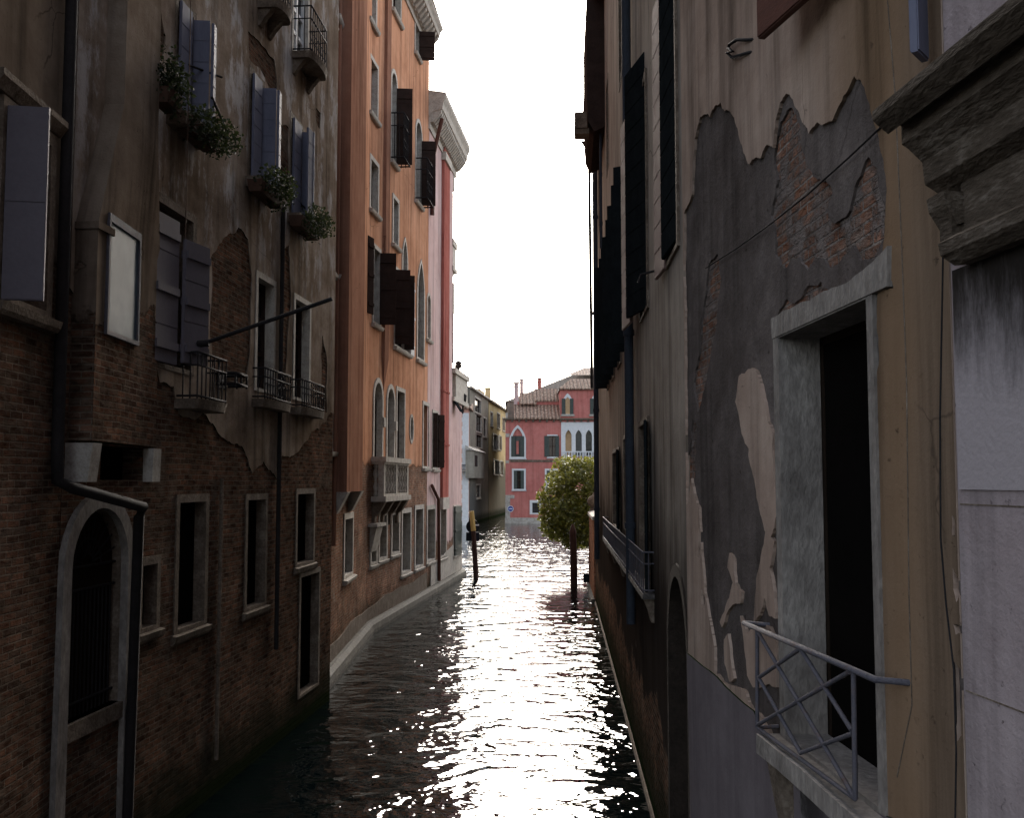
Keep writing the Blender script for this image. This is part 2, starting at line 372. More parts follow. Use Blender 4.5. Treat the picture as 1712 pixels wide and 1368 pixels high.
m = Mat('old_roof'); MAT['grey_tile'] = m.out(m.ramp(m.noise(m.mapv(m.uv, (3, 1.6, 1)), 1, 4, .7), [(.3, (.13, .105, .085)), (.7, (.25, .21, .17))]), .9, m.math('MULTIPLY', m.noise(m.mapv(m.uv, (5, 1, 1)), 1, 2), .1))

# ------------------------------------------------------------------ water
m = Mat('canal_water'); p = m.n('NewGeometry').outputs['Position']
wob = m.noise(p, .25, 2, col=True)
v = m.n('VectorMath', operation='MULTIPLY_ADD'); m.set(v.inputs[0], wob); v.inputs[1].default_value = (1.6, 1.6, 0); m.set(v.inputs[2], p)
h1 = m.noise(m.mapv(v.outputs[0], (1.15, 1.3, 1)), 1.0, 2.2, .45)
h2 = m.noise(m.mapv(v.outputs[0], (3.0, 3.8, 1), (3, 7, 0)), 1.0, 2, .5)
h3 = m.noise(m.mapv(p, (6, 10, 1)), 1.0, 2, .5)
sp_ = m.n('SeparateXYZ'); m.set(sp_.inputs[0], p); chop = m.rng(sp_.outputs[1], 18, 52, .82, .8)      # calmer in the side canal
hh = m.math('MULTIPLY', chop, m.math('MULTIPLY_ADD', h1, .125, m.math('MULTIPLY_ADD', h2, .042, m.math('MULTIPLY', h3, .0045))))
MAT['water'] = m.out((.002, .0042, .0045), .02, hh, spec=.5, IOR=1.40)
mb = MB().add(WORLD, [(-400, 0, 60), (400, 0, 60), (400, 0, -700), (-400, 0, -700)], [(0, 1, 2, 3)])
tag(mb.build('water', MAT['water']), None, None, kind='structure')

# ------------------------------------------------------------------ building kit
class House:
    def __init__(h, name, label, cat, loc, mat):
        h.root = thing(name, label, cat, loc); h.mat = mat; h.F = []; h.holes = {}
    def facet(h, F, z1, z0=-1.0): h.F.append((F, z0, z1)); h.holes[id(F)] = []
    def hole(h, F, poly): h.holes[id(F)].append(poly)
    def part(h, name, mb, mat, parent=None): return mb.build(name, MAT[mat] if isinstance(mat, str) else mat, parent or h.root)
    def parts(h, name, mbs, mat, parent=None): return [h.part(name, x, mat, parent) for x in mbs]
    def finish(h, depth=7.0, t=.34):
        mb = MB(); S0 = 0
        for i, (F, z0, z1) in enumerate(h.F):
            mb.slab(F, [(0, z0), (F.L, z0), (F.L, z1), (0, z1)], h.holes[id(F)], -t, 0)
        F0, a0, b0 = h.F[0]; F1, a1, b1 = h.F[-1]
        P, Q = F0.pt(0, 0), F1.pt(F1.L, 0)
        P2, Q2 = F0.pt(0, 0, -depth), F1.pt(F1.L, 0, -depth)
        f1 = Facet(P2[:2], P[:2]); f2 = Facet(Q[:2], Q2[:2]); f3 = Facet(Q2[:2], P2[:2])
        for f, zt in ((f1, b0), (f2, b1), (f3, min(b0, b1))):
            mb.add(f, [(0, a0, 0), (f.L, a0, 0), (f.L, zt, 0), (0, zt, 0)], [(0, 1, 2, 3)])
        zt = min(b0, b1); pts = [F.pt(0, 0) for F, _, _ in h.F] + [Q, Q2, P2]
        mb.add(WORLD, [(p.x, zt - .05, -p.y) for p in pts], [tuple(range(len(pts)))])
        return h.part('wall', mb, h.mat)
    def window(h, F, kind, u0, v0, u1, v1, sur=.12, smat='stone', sill=True, pane='dark_glass', bars=(1, 2), proud=.03, frame='brown_shutter', depth=.2, box=None, name='window', sillw=.12):
        s0, s1, z0, z1 = box or F.box(u0, v0, u1, v1)
        hp = grow(kind, s0, s1, z0, z1, sur * .5, sur * .5) if kind != 'oval' else opening(kind, s0 - sur * .5, s1 + sur * .5, z0 - sur * .5, z1 + sur * .5)
        if sur <= 0: hp = opening(kind, s0, s1, z0, z1)
        h.hole(F, hp)
        if sur > 0:
            if kind == 'oval': outp = opening(kind, s0 - sur, s1 + sur, z0 - sur, z1 + sur)
            else: outp = grow(kind, s0, s1, z0, z1, sur, sur * .55)
            w_ = h.part(name, MB().slab(F, outp, [opening(kind, s0, s1, z0, z1)], -depth - .02, proud), smat)
        else:
            fb = .05
            w_ = h.part(name, MB().slab(F, grow(kind, s0, s1, z0, z1, .01, .01), [opening(kind, s0 + fb, s1 - fb, z0 + fb, z1 - fb)], -depth, -depth + .05), frame)
        q = .02
        h.part('pane', MB().slab(F, opening(kind, s0 - q, s1 + q, z0 - q, z1 + q), [], -depth - .06, -depth - .02), pane, w_)
        if bars and sur > 0:
            fr = MB(); nb, nh = bars; fw = min(.07, (s1 - s0) * .09)
            zt = z1 - (0 if kind == 'rect' else (s1 - s0) * .45)
            for i in range(nb + 2):
                x = s0 + (s1 - s0 - fw) * i / (nb + 1); fr.box(F, x, x + fw, z0, zt, -depth - .018, -depth + .03)
            for i in range(nh + 2):
                zz = z0 + (zt - z0 - fw) * i / (nh + 1); fr.box(F, s0, s1, zz, zz + fw, -depth - .017, -depth + .025)
            h.part('frame', fr, frame, w_)
        if sill:
            sb = MB().profile(F, s0 - sur - .06, s1 + sur + .06, [(-.02, z0 - sur * .5 - .13), (sillw - .03, z0 - sur * .5 - .13), (sillw, z0 - sur * .5 - .09), (sillw + .02, z0 - sur * .5 - .02), (-.02, z0 - sur * .5)])
            h.part('sill', sb, smat, w_)
        return w_, (s0, s1, z0, z1)

def panel(mb, F, a, b, z0, z1, th=.035, step=.28, battens=False):
    """boarded leaf between plan points a=(s,o) and b=(s,o)"""
    ax, ao = a; bx, bo = b; L = math.hypot(bx - ax, bo - ao); ds, do = (bx - ax) / L, (bo - ao) / L; ns, no = -do * th, ds * th
    def quadbox(za, zb, t0, t1, l0=0, l1=None):
        l1 = L if l1 is None else l1
        P = [(ax + ds * l, ao + do * l) for l in (l0, l1)]
        vs = []
        for z in (za, zb):
            vs += [(P[0][0] + ns * t0, z, P[0][1] + no * t0), (P[1][0] + ns * t0, z, P[1][1] + no * t0), (P[1][0] + ns * t1, z, P[1][1] + no * t1), (P[0][0] + ns * t1, z, P[0][1] + no * t1)]
        mb.add(F, vs, [(0, 1, 2, 3), (7, 6, 5, 4), (0, 4, 5, 1), (1, 5, 6, 2), (2, 6, 7, 3), (3, 7, 4, 0)])
    n = max(1, round((z1 - z0) / step)); hgt = (z1 - z0) / n
    quadbox(z0, z1, .15, .85)
    for i in range(n): quadbox(z0 + i * hgt + .009, z0 + (i + 1) * hgt - .009, 0, 1, 0.004, L - .004)
    if battens:
        for q in (.12, .5, .88):
            zc = z0 + (z1 - z0) * q; quadbox(zc - .05, zc + .05, -.6, 1.6, .02, L - .02)
    return mb

def railing(mb, F, s0, s1, z0, z1, o0, o1, r=.011, n=9, mid=True, curl=False):
    """iron balcony: front and two sides"""
    for z in (z0 + .04, z1):
        mb.tube(F, [(s0, z, o0), (s0, z, o1), (s1, z, o1), (s1, z, o0)], r * 1.3, 5)
    if mid: mb.tube(F, [(s0, z0 + (z1 - z0) * .72, o0), (s0, z0 + (z1 - z0) * .72, o1), (s1, z0 + (z1 - z0) * .72, o1), (s1, z0 + (z1 - z0) * .72, o0)], r, 5)
    for i in range(n + 1):
        s = s0 + (s1 - s0) * i / n; mb.tube(F, [(s, z0, o1), (s, z1, o1)], r * .8, 5)
    k = max(1, int(n * (o1 - o0) / (s1 - s0)))
    for i in range(1, k + 1):
        o = o0 + (o1 - o0) * i / (k + 1)
        for s in (s0, s1): mb.tube(F, [(s, z0, o), (s, z1, o)], r * .8, 5)
    if curl:
        for i in range(n):
            c = s0 + (s1 - s0) * (i + .5) / n; rr = (s1 - s0) / n * .42; zc = z0 + (z1 - z0) * .35
            mb.tube(F, [(c + rr * math.cos(a * .7), zc + rr * 1.6 * math.sin(a * .7), o1) for a in range(10)], r * .6, 4)
    return mb

def foliage(mb, F, centers, n, size, seed=1, droop=0.0):
    rn = random.Random(seed); tot = sum(c[3] * c[4] * c[5] for c in centers)
    for cs, cz, co, rs, rz, ro in centers:
        for _ in range(int(n * rs * rz * ro / tot)):
            while True:
                x, y, z = (rn.uniform(-1, 1) for _ in range(3)); q = x * x + y * y + z * z
                if .12 < q < 1: break
            k = q ** -.22
            p = Vector((cs + x * rs * k, cz + y * rz * k - droop * rn.random() ** 2, co + z * ro * k))
            a = Vector((rn.gauss(0, 1), rn.gauss(0, .8), rn.gauss(0, 1))).normalized(); b = a.orthogonal().normalized()
            b = (b * math.cos(q * 9) + a.cross(b) * math.sin(q * 9)).normalized(); l = size * rn.uniform(.6, 1.3); wd = l * rn.uniform(.28, .45)
            nn = a.cross(b)
            mb.add(F, [tuple(p), tuple(p + a * l * .5 + b * wd + nn * l * .08), tuple(p + a * l), tuple(p + a * l * .5 - b * wd + nn * l * .08)], [(0, 1, 2, 3)])
    return mb

def sY(F, Y): return (Y - F.O.y) / F.d.y
FL1 = Facet((-4.53, 6.4), (-4.67, 10.56), 0); FL2 = Facet((-4.67, 10.58), (-3.756, 21.3), 35.6)  # nearest left house ends early, leaving open sky to light the right walls
FA = Facet((-4.15, 21.42), (-4.33, 30.5)); FB = Facet((-4.33, 30.5), (-3.337, 40.0), 9.1); FP = Facet((-3.334, 40.03), (-2.71, 46), 18.7); FP2 = Facet((-2.71, 46), (-2.412, 48.85), 24.7)
FR2 = Facet((3.1, 38), (1.68, 9.6), 0); FR1 = Facet((1.68, 9.6), (1.945, 4.37), 0); FR0 = Facet((1.905, 4.36), (5.4, -35), 5.3)  # near right house lengthened out of view to keep the left wall shaded

# ------------------------------------------------------------------ left 1: nearest brick and plaster house
H = House('brick_house', 'dark brown brick house with an open grey shutter, nearest on the left', 'house', (-4.6, 9, 0), 'near_left')
H.facet(FL1, 21)  # unseen top made taller to cut skylight in the canal
a, b = sY(FL1, 9.05), sY(FL1, 9.95)
w_, _ = H.window(FL1, 'rect', 0, 0, 0, 0, box=(a, b, 6.18, 7.85), sur=.13, smat='dark_stone', proud=.05)
H.part('shutter', panel(MB(), FL1, (a - .03, .05), (a + .02, .40), 6.12, 7.9, .05, .9), 'mauve_shutter', w_)
H.part('lintel', MB().profile(FL1, a - .3, b + .22, [(-.02, 8.0), (.05, 8.0), (.12, 8.1), (.12, 8.16), (-.02, 8.16)]), 'dark_stone', w_)
H.finish()

# ------------------------------------------------------------------ left 2: grey-brown plaster house
H = House('plaster_house', 'grey brown peeling plaster house with blue grey shutters, chimney breast and water gate', 'house', (-4.2, 16, 0), 'left_brick')
F = FL2; H.facet(F, 21)  # height above the view raised to narrow the sky and darken walls
def leafbox(u0, v0, u1, v1): return F.box(u0, v0, u1, v1)
# upper shuttered windows with bifold leaves
def shuttered(u_left, u_open, u_hinge, u_out, u_end, v0, v1, w=.22):
    s0 = F.hit(u_left, (v0 + v1) / 2)[0]; s2 = F.hit(u_hinge, (v0 + v1) / 2)[0]
    z0, z1 = F.hit((u_left + u_hinge) / 2, v1)[1], F.hit((u_left + u_hinge) / 2, v0)[1]
    w_, bx = H.window(F, 'rect', 0, 0, 0, 0, box=(s0, s2, z0, z1), sur=.10, smat='dark_stone', proud=.02, bars=None, sill=False)
    H.part('shutter', panel(MB(), F, (s0 - .04, .05), (s0 + (s2 - s0) * .62, .05), z0, z1 - .02, .04, .29), 'blue_shutter', w_)
    mb = panel(MB(), F, (s2 - .02, .03), (s2 + .02, .03 + w), z0 + .02, z1 - .06, .04, .29)
    e = F.hit(u_end, (v0 + v1) / 2, .03 + w)[0]
    panel(mb, F, (s2 + .06, .03 + w), (e, .01 + w), z0 + .02, z1 - .06, .04, .29)
    H.part('shutter', mb, 'blue_shutter', w_)
    return w_, bx
wA, bA = shuttered(294, 316, 320, 346, 359, 12, 205)
H.part('sill', MB().box(F, bA[0] - .3, bA[1] + .25, bA[2] - .22, bA[2] - .05, -.02, .28), 'dark_stone', wA)
H.part('bracket', MB().tube(F, [(bA[0] + .1, bA[2] + .75, .05), (bA[1] + .35, bA[2] + .85, .3)], .016, 5).tube(F, [(bA[1] + .05, bA[2] + .45, .28), (bA[1] + .5, bA[2] + .1, .34)], .02, 5), 'iron', wA)
wB, bB = shuttered(417, 434, 436, 453, 468, 130, 305)
H.part('sill', MB().box(F, bB[0] - .2, bB[1] + .35, bB[2] - .2, bB[2] - .04, -.02, .25), 'dark_stone', wB)
H.part('bracket', MB().tube(F, [(bB[0] + .5, bB[2] + .5, .05), (bB[1] + .5, bB[2] + .28, .3)], .018, 5), 'iron', wB)
wC, bC = shuttered(485, 497, 503, 509, 517, 205, 365)
H.part('sill', MB().box(F, bC[0] - .2, bC[1] + .3, bC[2] - .2, bC[2] - .04, -.02, .25), 'dark_stone', wC)
H.part('bracket', MB().tube(F, [(bC[0] + .3, bC[2] + .3, .05), (bC[1] + .4, bC[2] + .1, .3)], .018, 5), 'iron', wC)
# top French window with iron balcony and its neighbour's balcony
def small_balcony(s0, s1, z, o, parent=None, slab='dark_stone', hgt=.85, corb=True, curl=True):
    pts = [(s0, 0), (s1, 0)]
    outl = [(s0, 0.0), (s1, 0.0), (s1, o * .75)] + [(s0 + (s1 - s0) * (.5 + .5 * math.cos(math.pi * i / 8)), o * (.75 + .25 * math.sin(math.pi * i / 8))) for i in range(1, 8)] + [(s0, o * .75)]
    mb = MB(); n = len(outl)
    vs = [(s, z - .13, q) for s, q in outl] + [(s, z, q + (.03 if q > 0 else 0)) for s, q in outl]
    mb.add(F, vs, [(i, (i + 1) % n, n + (i + 1) % n, n + i) for i in range(n)] + [tuple(range(n))[::-1], tuple(range(n, 2 * n))])
    if corb:
        cbs = []
        for s in (s0 + .12, s1 - .12):
            cbs.append(MB()); cbs[-1].profile(F, s - .07, s + .07, [(-.02, z - .42), (.05, z - .40), (o * .3, z - .28), (o * .6, z - .13), (-.02, z - .13)])
    b_ = H.part('balcony', mb, slab, parent)
    if corb: H.parts('corbel', cbs, slab, b_)
    H.part('railing', railing(MB(), F, s0 + .03, s1 - .03, z, z + hgt, 0, o * .85, .013, max(4, int((s1 - s0) / .14)), True, curl), 'iron', b_)
    return b_
s0, s1, z0, z1 = F.box(489, -60, 513, 100)
H.window(F, 'rect', 0, 0, 0, 0, box=(s0, s1, z0, z1), sur=.08, pane='dark_glass', frame='white_frame', bars=(1, 3), sill=False, depth=.08)
a, b = F.hit(486, 110)[0], F.hit(516, 110)[0]; small_balcony(a, b, F.hit(500, 103)[1], .42)
a, b = F.hit(428, 20)[0], F.hit(452, 20)[0]; z_ = F.hit(438, 12)[1]; small_balcony(a, b, z_, .42)
H.window(F, 'rect', 0, 0, 0, 0, box=(a + .1, b - .1, z_, z_ + 2.2), sur=.08, frame='white_frame', bars=(1, 3), sill=False)
# middle floor
s0, s1, z0, z1 = F.box(252, 350, 318, 612)
w_, _ = H.window(F, 'rect', 0, 0, 0, 0, box=(s0, s1, z0, z1), sur=.12, smat='dark_stone', bars=None, sill=False)
H.part('shutter', panel(MB(), F, (s0 - .02, .02), ((s0 + s1) / 2, .05), z0, z1 - .15, .05, .5, True), 'mauve_shutter', w_)
q = F.hit(335, 500, .12)[0]
H.part('shutter', panel(MB(), F, ((s0 + s1) / 2 + .1, .10), (q, .2), z0 + .05, z1 - .35, .05, .5, True), 'mauve_shutter', w_)
small_balcony(F.hit(292, 640)[0], F.hit(345, 640)[0], F.hit(320, 672)[1], .35, w_, 'dark_stone', .62, False, False)
for u0, v0, u1, v1, pn in ((428, 470, 455, 652, 'grey_glass'), (491, 506, 515, 667, 'dark_glass')):
    w_, (s0, s1, z0, z1) = H.window(F, 'rect', u0, v0, u1, v1, sur=.1, smat='stone', pane=pn, sill=False, frame='brown_shutter', depth=.16)
    small_balcony(s0 - .2, s1 + .4, z0 - .2, .26, w_, 'dark_stone', .5, False, True)
H.part('pole_holder', MB().box(F, F.hit(362, 640)[0], F.hit(374, 640)[0], F.hit(368, 650)[1], F.hit(368, 625)[1], 0, .04), 'iron')
H.part('basket', railing(MB(), F, F.hit(360, 640)[0], F.hit(380, 640)[0], F.hit(368, 648)[1], F.hit(368, 626)[1], 0, .3, .02, 2, False), 'iron')
s, z = F.hit(318, 577, .1)
H.part('flag_pole', MB().tube(F, [(s, z, -.02), (s + .02, z + .03, .35)], .05, 8).tube(F, [(s + .02, z + .03, .3), (s + .12, z + .62, 2.0)], .028, 8), 'iron')
# lower brick floor
for u0, v0, u1, v1, sur in ((297, 840, 341, 1045, .11), (412, 836, 442, 1012, .1), (496, 826, 523, 940, .1), (501, 962, 531, 1152, .1), (236, 945, 260, 1048, .1)):
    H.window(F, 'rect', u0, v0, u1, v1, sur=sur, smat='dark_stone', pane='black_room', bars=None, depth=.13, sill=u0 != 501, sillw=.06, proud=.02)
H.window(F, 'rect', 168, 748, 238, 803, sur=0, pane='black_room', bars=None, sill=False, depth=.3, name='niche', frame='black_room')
# water gate
s0, s1 = F.hit(106, 1100)[0], F.hit(201, 1100)[0]; zt, zs = F.hit(155, 850)[1], F.hit(150, 1195)[1]
H.hole(F, grow('arch', s0, s1, zs, zt, .06, 0))
outp = grow('arch', s0, s1, zs, zt, .17, zs + .5); innp = opening('arch', s0, s1, -.52, zt)
g_ = H.part('gate_surround', MB().slab(F, rough(outp, 2, .008, 5), [innp], -.02, .07), 'jamb_stone')
H.part('gate_reveal', MB().slab(F, grow('arch', s0, s1, zs, zt, .08, 0), [opening('arch', s0, s1, zs, zt)], -.14, -.022), 'dark_stone', g_)
H.part('sill', MB().box(F, s0 - .02, s1 + .02, zs - .18, zs, -.13, .05), 'dark_stone', g_)
gate = H.part('gate', MB().slab(F, opening('arch', s0 - .02, s1 + .02, zs - .02, zt + .02), [], -.20, -.13), 'wood_door')
gm = MB(); c = (s0 + s1) / 2; hw = (s1 - s0) / 2; zc = zt - hw
for i in range(1, 14): gm.tube(F, [(s0 + (s1 - s0) * i / 14, zs, -.10), (s0 + (s1 - s0) * i / 14, zc - .25, -.10)], .011, 5)
for zz in (zc - .25, zc, zs + .15): gm.tube(F, [(s0, zz, -.095), (s1, zz, -.095)], .016, 5)
for i in range(1, 12):
    a = math.pi * i / 12; gm.tube(F, [(c + .12 * math.cos(a), zc + .12 * math.sin(a), -.10), (c + hw * math.cos(a), zc + hw * math.sin(a), -.10)], .010, 5)
gm.tube(F, [(c + .3 * math.cos(math.pi * i / 10), zc + .3 * math.sin(math.pi * i / 10), -.095) for i in range(11)], .012, 5)
H.part('grille', gm, 'iron', gate)
# chimney breast carried on stone corbels
sa, sb = sY(F, 10.66), sY(F, 12.65); zb, zm = F.hit(180, 742)[1], 7.25
mb = MB()
def sect(z, s0_, s1_, oa, ob): return [(s0_, z, -.01), (s0_, z, oa), (s1_, z, ob), (s1_, z, -.01)]
secs = [sect(zb, sa, sb, .27, .06), sect(zm, sa, sb, .27, .06), sect(8.75, sa + .55, sb - .45, .25, .2), sect(20.9, sa + .62, sb - .5, .25, .2)]
for A, B_ in zip(secs[:-1], secs[1:]):
    mb.add(F, A + B_, [(0, 1, 5, 4), (1, 2, 6, 5), (2, 3, 7, 6)])
mb.add(F, secs[0], [(3, 2, 1, 0)])
cb = H.part('chimney_breast', mb, 'breast')
H.part('moulding', MB().box(F, sa - .02, sa + .35, zm - .07, zm + .01, 0, .285), 'breast', cb)
FBk = Facet(F.pt(sa, 0, .27)[:2], F.pt(sb, 0, .06)[:2], 3.3)
ws0, ws1, wz0, wz1 = FBk.box(179, 385, 228, 562)
fr = MB().slab(FBk, [(ws0 - .05, wz0 - .05), (ws1 + .05, wz0 - .05), (ws1 + .05, wz1 + .09), (ws0 - .05, wz1 + .09)], [[(ws0, wz0), (ws1, wz0), (ws1, wz1), (ws0, wz1)]], -.02, .035)
wd = H.part('window', fr, 'grey_iron', cb)
mp = Mat('painted_reflection_pane'); MAT['pale_pane'] = mp.out(mp.ramp(mp.noise(mp.obj(), 1.6, 4), [(.35, (.05, .07, .09)), (.7, (.10, .135, .165))]), .5, spec=.08)  # pale sky reflection painted as a mottled blue tint
H.part('pane', MB().box(FBk, ws0 - .01, ws1 + .01, wz0 - .01, wz1 + .01, .004, .012), 'pale_pane', cb)
z0c, z1c = F.hit(128, 806)[1], F.hit(128, 742)[1]
H.part('corbel', MB().profile(F, sa - .04, sa + .16, [(-.05, z0c), (.25, z0c), (.30, z1c), (-.05, z1c)]), 'stone')
H.part('corbel', MB().profile(F, sb - .2, sb + .02, [(-.05, z0c), (.12, z0c), (.13, z1c), (-.05, z1c)]), 'stone')
# pipes
sp, sq = F.hit(104, 500, .12)[0], F.hit(226, 850, .12)[0]
zz0, zz1 = F.hit(104, 812, .12)[1], F.hit(226, 848, .12)[1]
H.part('drainpipe', MB().tube(F, [(sp, 20.9, .12), (sp, zz0 + .3, .12), (sp, zz0 + .05, .13), (sp + .15, zz0 - .02, .2), (sq - .05, zz1, .24), (sq + .02, zz1 - .12, .16), (sq + .02, -.5, .10)], .062, 9), 'pipe')
s = F.hit(468, 700, .06)[0]; H.part('drainpipe', MB().tube(F, [(s, F.hit(468, 340)[1], .06), (s, F.hit(468, 1080)[1], .06)], .04, 8), 'pipe')
s = F.hit(371, 900, .06)[0]; H.part('drainpipe', MB().tube(F, [(s, F.hit(371, 800)[1], .04), (s, 0.5, .04)], .03, 7), 'dark_stone')
s = F.hit(312, 200, .34)[0]; H.part('cable', MB().tube(F, [(s, 12.5, .36), (s, F.hit(312, 405, .3)[1], .36)], .006, 4), 'terracotta')
H.finish()
edge = [F.hit(u, v, .01) for u, v in ((258, 600), (266, 640), (290, 646), (300, 694), (338, 690), (360, 716), (386, 742), (405, 748), (421, 792), (440, 772), (462, 802), (471, 762), (495, 758), (520, 722), (545, 704), (553, 690))]
edge = [(.01, edge[0][1] + .5)] + edge + [(F.L - .003, edge[-1][1])]
gaps = [[F.hit(u, v, .01) for u, v in q] for q in ([(350, 560), (352, 430), (375, 396), (398, 380), (414, 400), (421, 470), (418, 560), (410, 636), (362, 640)], [(414, 52), (430, 66), (458, 100), (463, 150), (452, 156), (436, 118), (416, 96)],
    [(466, 212), (482, 214), (484, 290), (470, 300)], [(255, 30), (268, 20), (276, 60), (268, 100), (258, 80)], [(470, 420), (482, 410), (486, 520), (474, 640), (470, 520)], [(528, 180), (536, 190), (534, 215), (528, 205)], [(530, 690), (538, 560), (546, 600), (546, 690)])]
H.part('plaster_skin', MB().slab(F, rough(edge, 3, .10, 12)[:-7] + [(F.L - .003, 20.99), (.01, 20.99)], H.holes[id(F)] + [rough(q, 3, .10, 60 + i) for i, q in enumerate(gaps)], .002, .018), 'grey_left')

# window boxes and pots (things standing on the sills)
def window_box(F, u0, u1, vpot, n, label, spread, seed, drop=.2, up=.3, name='window_box'):
    s0, s1 = F.hit(u0, vpot, .2)[0], F.hit(u1, vpot, .2)[0]; z = F.hit((u0 + u1) / 2, vpot, .2)[1]
    t = thing(name, label, 'window box', F.pt((s0 + s1) / 2, z, .22), 'plants on the window ledges of the grey house')
    MB().profile(F, s0, s1, [(.10, z), (.30, z), (.33, z + .2), (.07, z + .2)]).build('planter', MAT['terracotta'], t)
    cs = []; rn = random.Random(seed); L = s1 - s0
    for i in range(5):
        cs.append((s0 + L * (.1 + .8 * i / 4), z + .22 + rn.uniform(-.12, up), .26 + rn.uniform(-.05, spread), L * .2 + .1, .17 + up * .3, .16 + spread * .3))
    foliage(MB(), F, cs, n * 3, .06, seed, drop).build('foliage', MAT['plant'], t)
window_box(FL2, 308, 352, 236, 420, 'trailing plant box under the leftmost blue grey shutters, largest of the ledge plants', .30, 3, .12, .10)
window_box(FL2, 426, 462, 334, 300, 'bushy plant box below the middle pair of blue grey shutters', .22, 5, .1, .12)
window_box(FL2, 494, 524, 390, 360, 'green plant box nearest the orange palace, below the narrow shutters', .32, 8, .12, .16)
window_box(FL2, 266, 290, 180, 260, 'upright leafy plant in a dark pot beside the chimney breast', .05, 11, .05, .32, 'potted_plant')

# ------------------------------------------------------------------ left 3: orange palace
H = House('orange_palace', 'tall orange plaster palace with stone balcony, brown shutters and white cornice', 'palace', (-4.1, 31, 0), 'orange')
ZC = FB.hit(704, 61)[1]
H.facet(FA, ZC + .3); H.facet(FB, ZC + .3)
F = FA
for k, u0, v0, u1, v1 in (('rect', 563, -70, 573, 38), ('arch', 565, 205, 577, 465), ('rect', 566, 590, 580, 752), ('rect', 575, 868, 588, 960)):
    H.window(F, k, u0, v0, u1, v1, sur=.16, bars=(1, 3))
H.window(F, 'arch', 549, 290, 556, 450, sur=.12); H.window(F, 'rect', 549, 610, 556, 750, sur=.12); H.window(F, 'rect', 550, -60, 556, 30, sur=.12)
s0, s1 = F.hit(582, 500, .3)[0], min(F.hit(608, 500, .3)[0], F.L - .15)
zq = F.hit(592, 822, .3)[1]
cb = H.part('chimney_breast', MB().box(F, s0, s1, zq, ZC + .2, -.02, .32), 'brown_strip')
H.parts('corbel', [MB().profile(F, s0 - .05, s0 + .35, [(-.02, zq - .55), (.1, zq - .5), (.36, zq), (-.02, zq)]), MB().profile(F, s1 - .4, s1 + .03, [(-.02, zq - .55), (.1, zq - .5), (.36, zq), (-.02, zq)])], 'stone', cb)
H.part('pipe', MB().tube(F, [(s0 - .2, 3, .06), (s0 - .2, ZC, .06)], .05, 8), 'brown_strip')
F = FB
for k, u0, v0, u1, v1, sur in (('rect', 617, -70, 628, 37, .14), ('rect', 618, 105, 630, 192, .14), ('rect', 619, 272, 631, 352, .14), ('rect', 656, -60, 669, 25, .14),
                               ('rect', 657, 335, 665, 408, .14), ('rect', 663, 655, 675, 767, .14), ('rect', 707, 678, 716, 780, .14), ('oval', 685, 697, 690, 738, .1)):
    H.window(F, k, u0, v0, u1, v1, sur=sur, bars=(1, 2), sill=k == 'rect' and u0 != 663)
for u0, v0, u1, v1 in ((654, 122, 662, 270), (695, 205, 704, 338)):      # arched windows with iron cages
    w_, (s0, s1, z0, z1) = H.window(F, 'arch', u0, v0, u1, v1, sur=.15, bars=(1, 3))
    H.part('shutter', panel(MB(), F, (s1 + .02, .02), (s1 + .12, .55), z0, z1 - (s1 - s0) * .5, .05, .5, True), 'brown_shutter', w_)
    H.part('cage', railing(MB(), F, s0 - .1, s1 + .25, z0 - .05, z0 + 1.5, 0, .45, .022, 6, True, True), 'iron', w_)
w_, (s0, s1, z0, z1) = H.window(F, 'rect', 624, 418, 634, 540, sur=.14, bars=(1, 2))
H.part('shutter', panel(MB(), F, (s1 + .02, .02), (s1 + .1, .52), z0, z1, .05, .35, True), 'brown_shutter', w_)
sl_ = F.hit(616.5, 460, .1)[0]
H.part('shutter', panel(MB(), F, (sl_, .03), (sl_ + .45, .10), z0 + .1, z1 + .15, .05, .35, True), 'brown_shutter', w_)
w_, (s0, s1, z0, z1) = H.window(F, 'rect', 660, 462, 684, 583, sur=.14, bars=(1, 2), depth=.3)
H.part('shutter', panel(MB(), F, (s0 - .02, .02), (s0 + .12, .5), z0, z1, .05, .35, True), 'brown_shutter', w_)
H.part('shutter', panel(MB(), F, (s1 - .9, .02), (s1 - .8, .36), z0, z1 + .1, .05, .35, True), 'brown_shutter', w_)
H.part('shutter', panel(MB(), F, (s1 + .02, .03), (s1 + .4, .08), z0 - .1, z1 + .1, .05, .35, True), 'white_frame', w_)
H.window(F, 'point', 673, 403, 680, 458, sur=.15, bars=None, sill=False)
w_, (s0, s1, z0, z1) = H.window(F, 'point', 698, 440, 708, 600, sur=.18, bars=(1, 3))
for u0, u1, v0 in ((625, 638, 640), (647, 658, 650)):
    w_, (s0, s1, z0, z1) = H.window(F, 'arch', u0, v0, u1, 768, sur=.16, bars=(1, 3), sill=False)
    H.part('impost', MB().box(F, s1 + .02, s1 + .3, z1 - 1.35, z1 - 1.05, 0, .08), 'stone', w_)
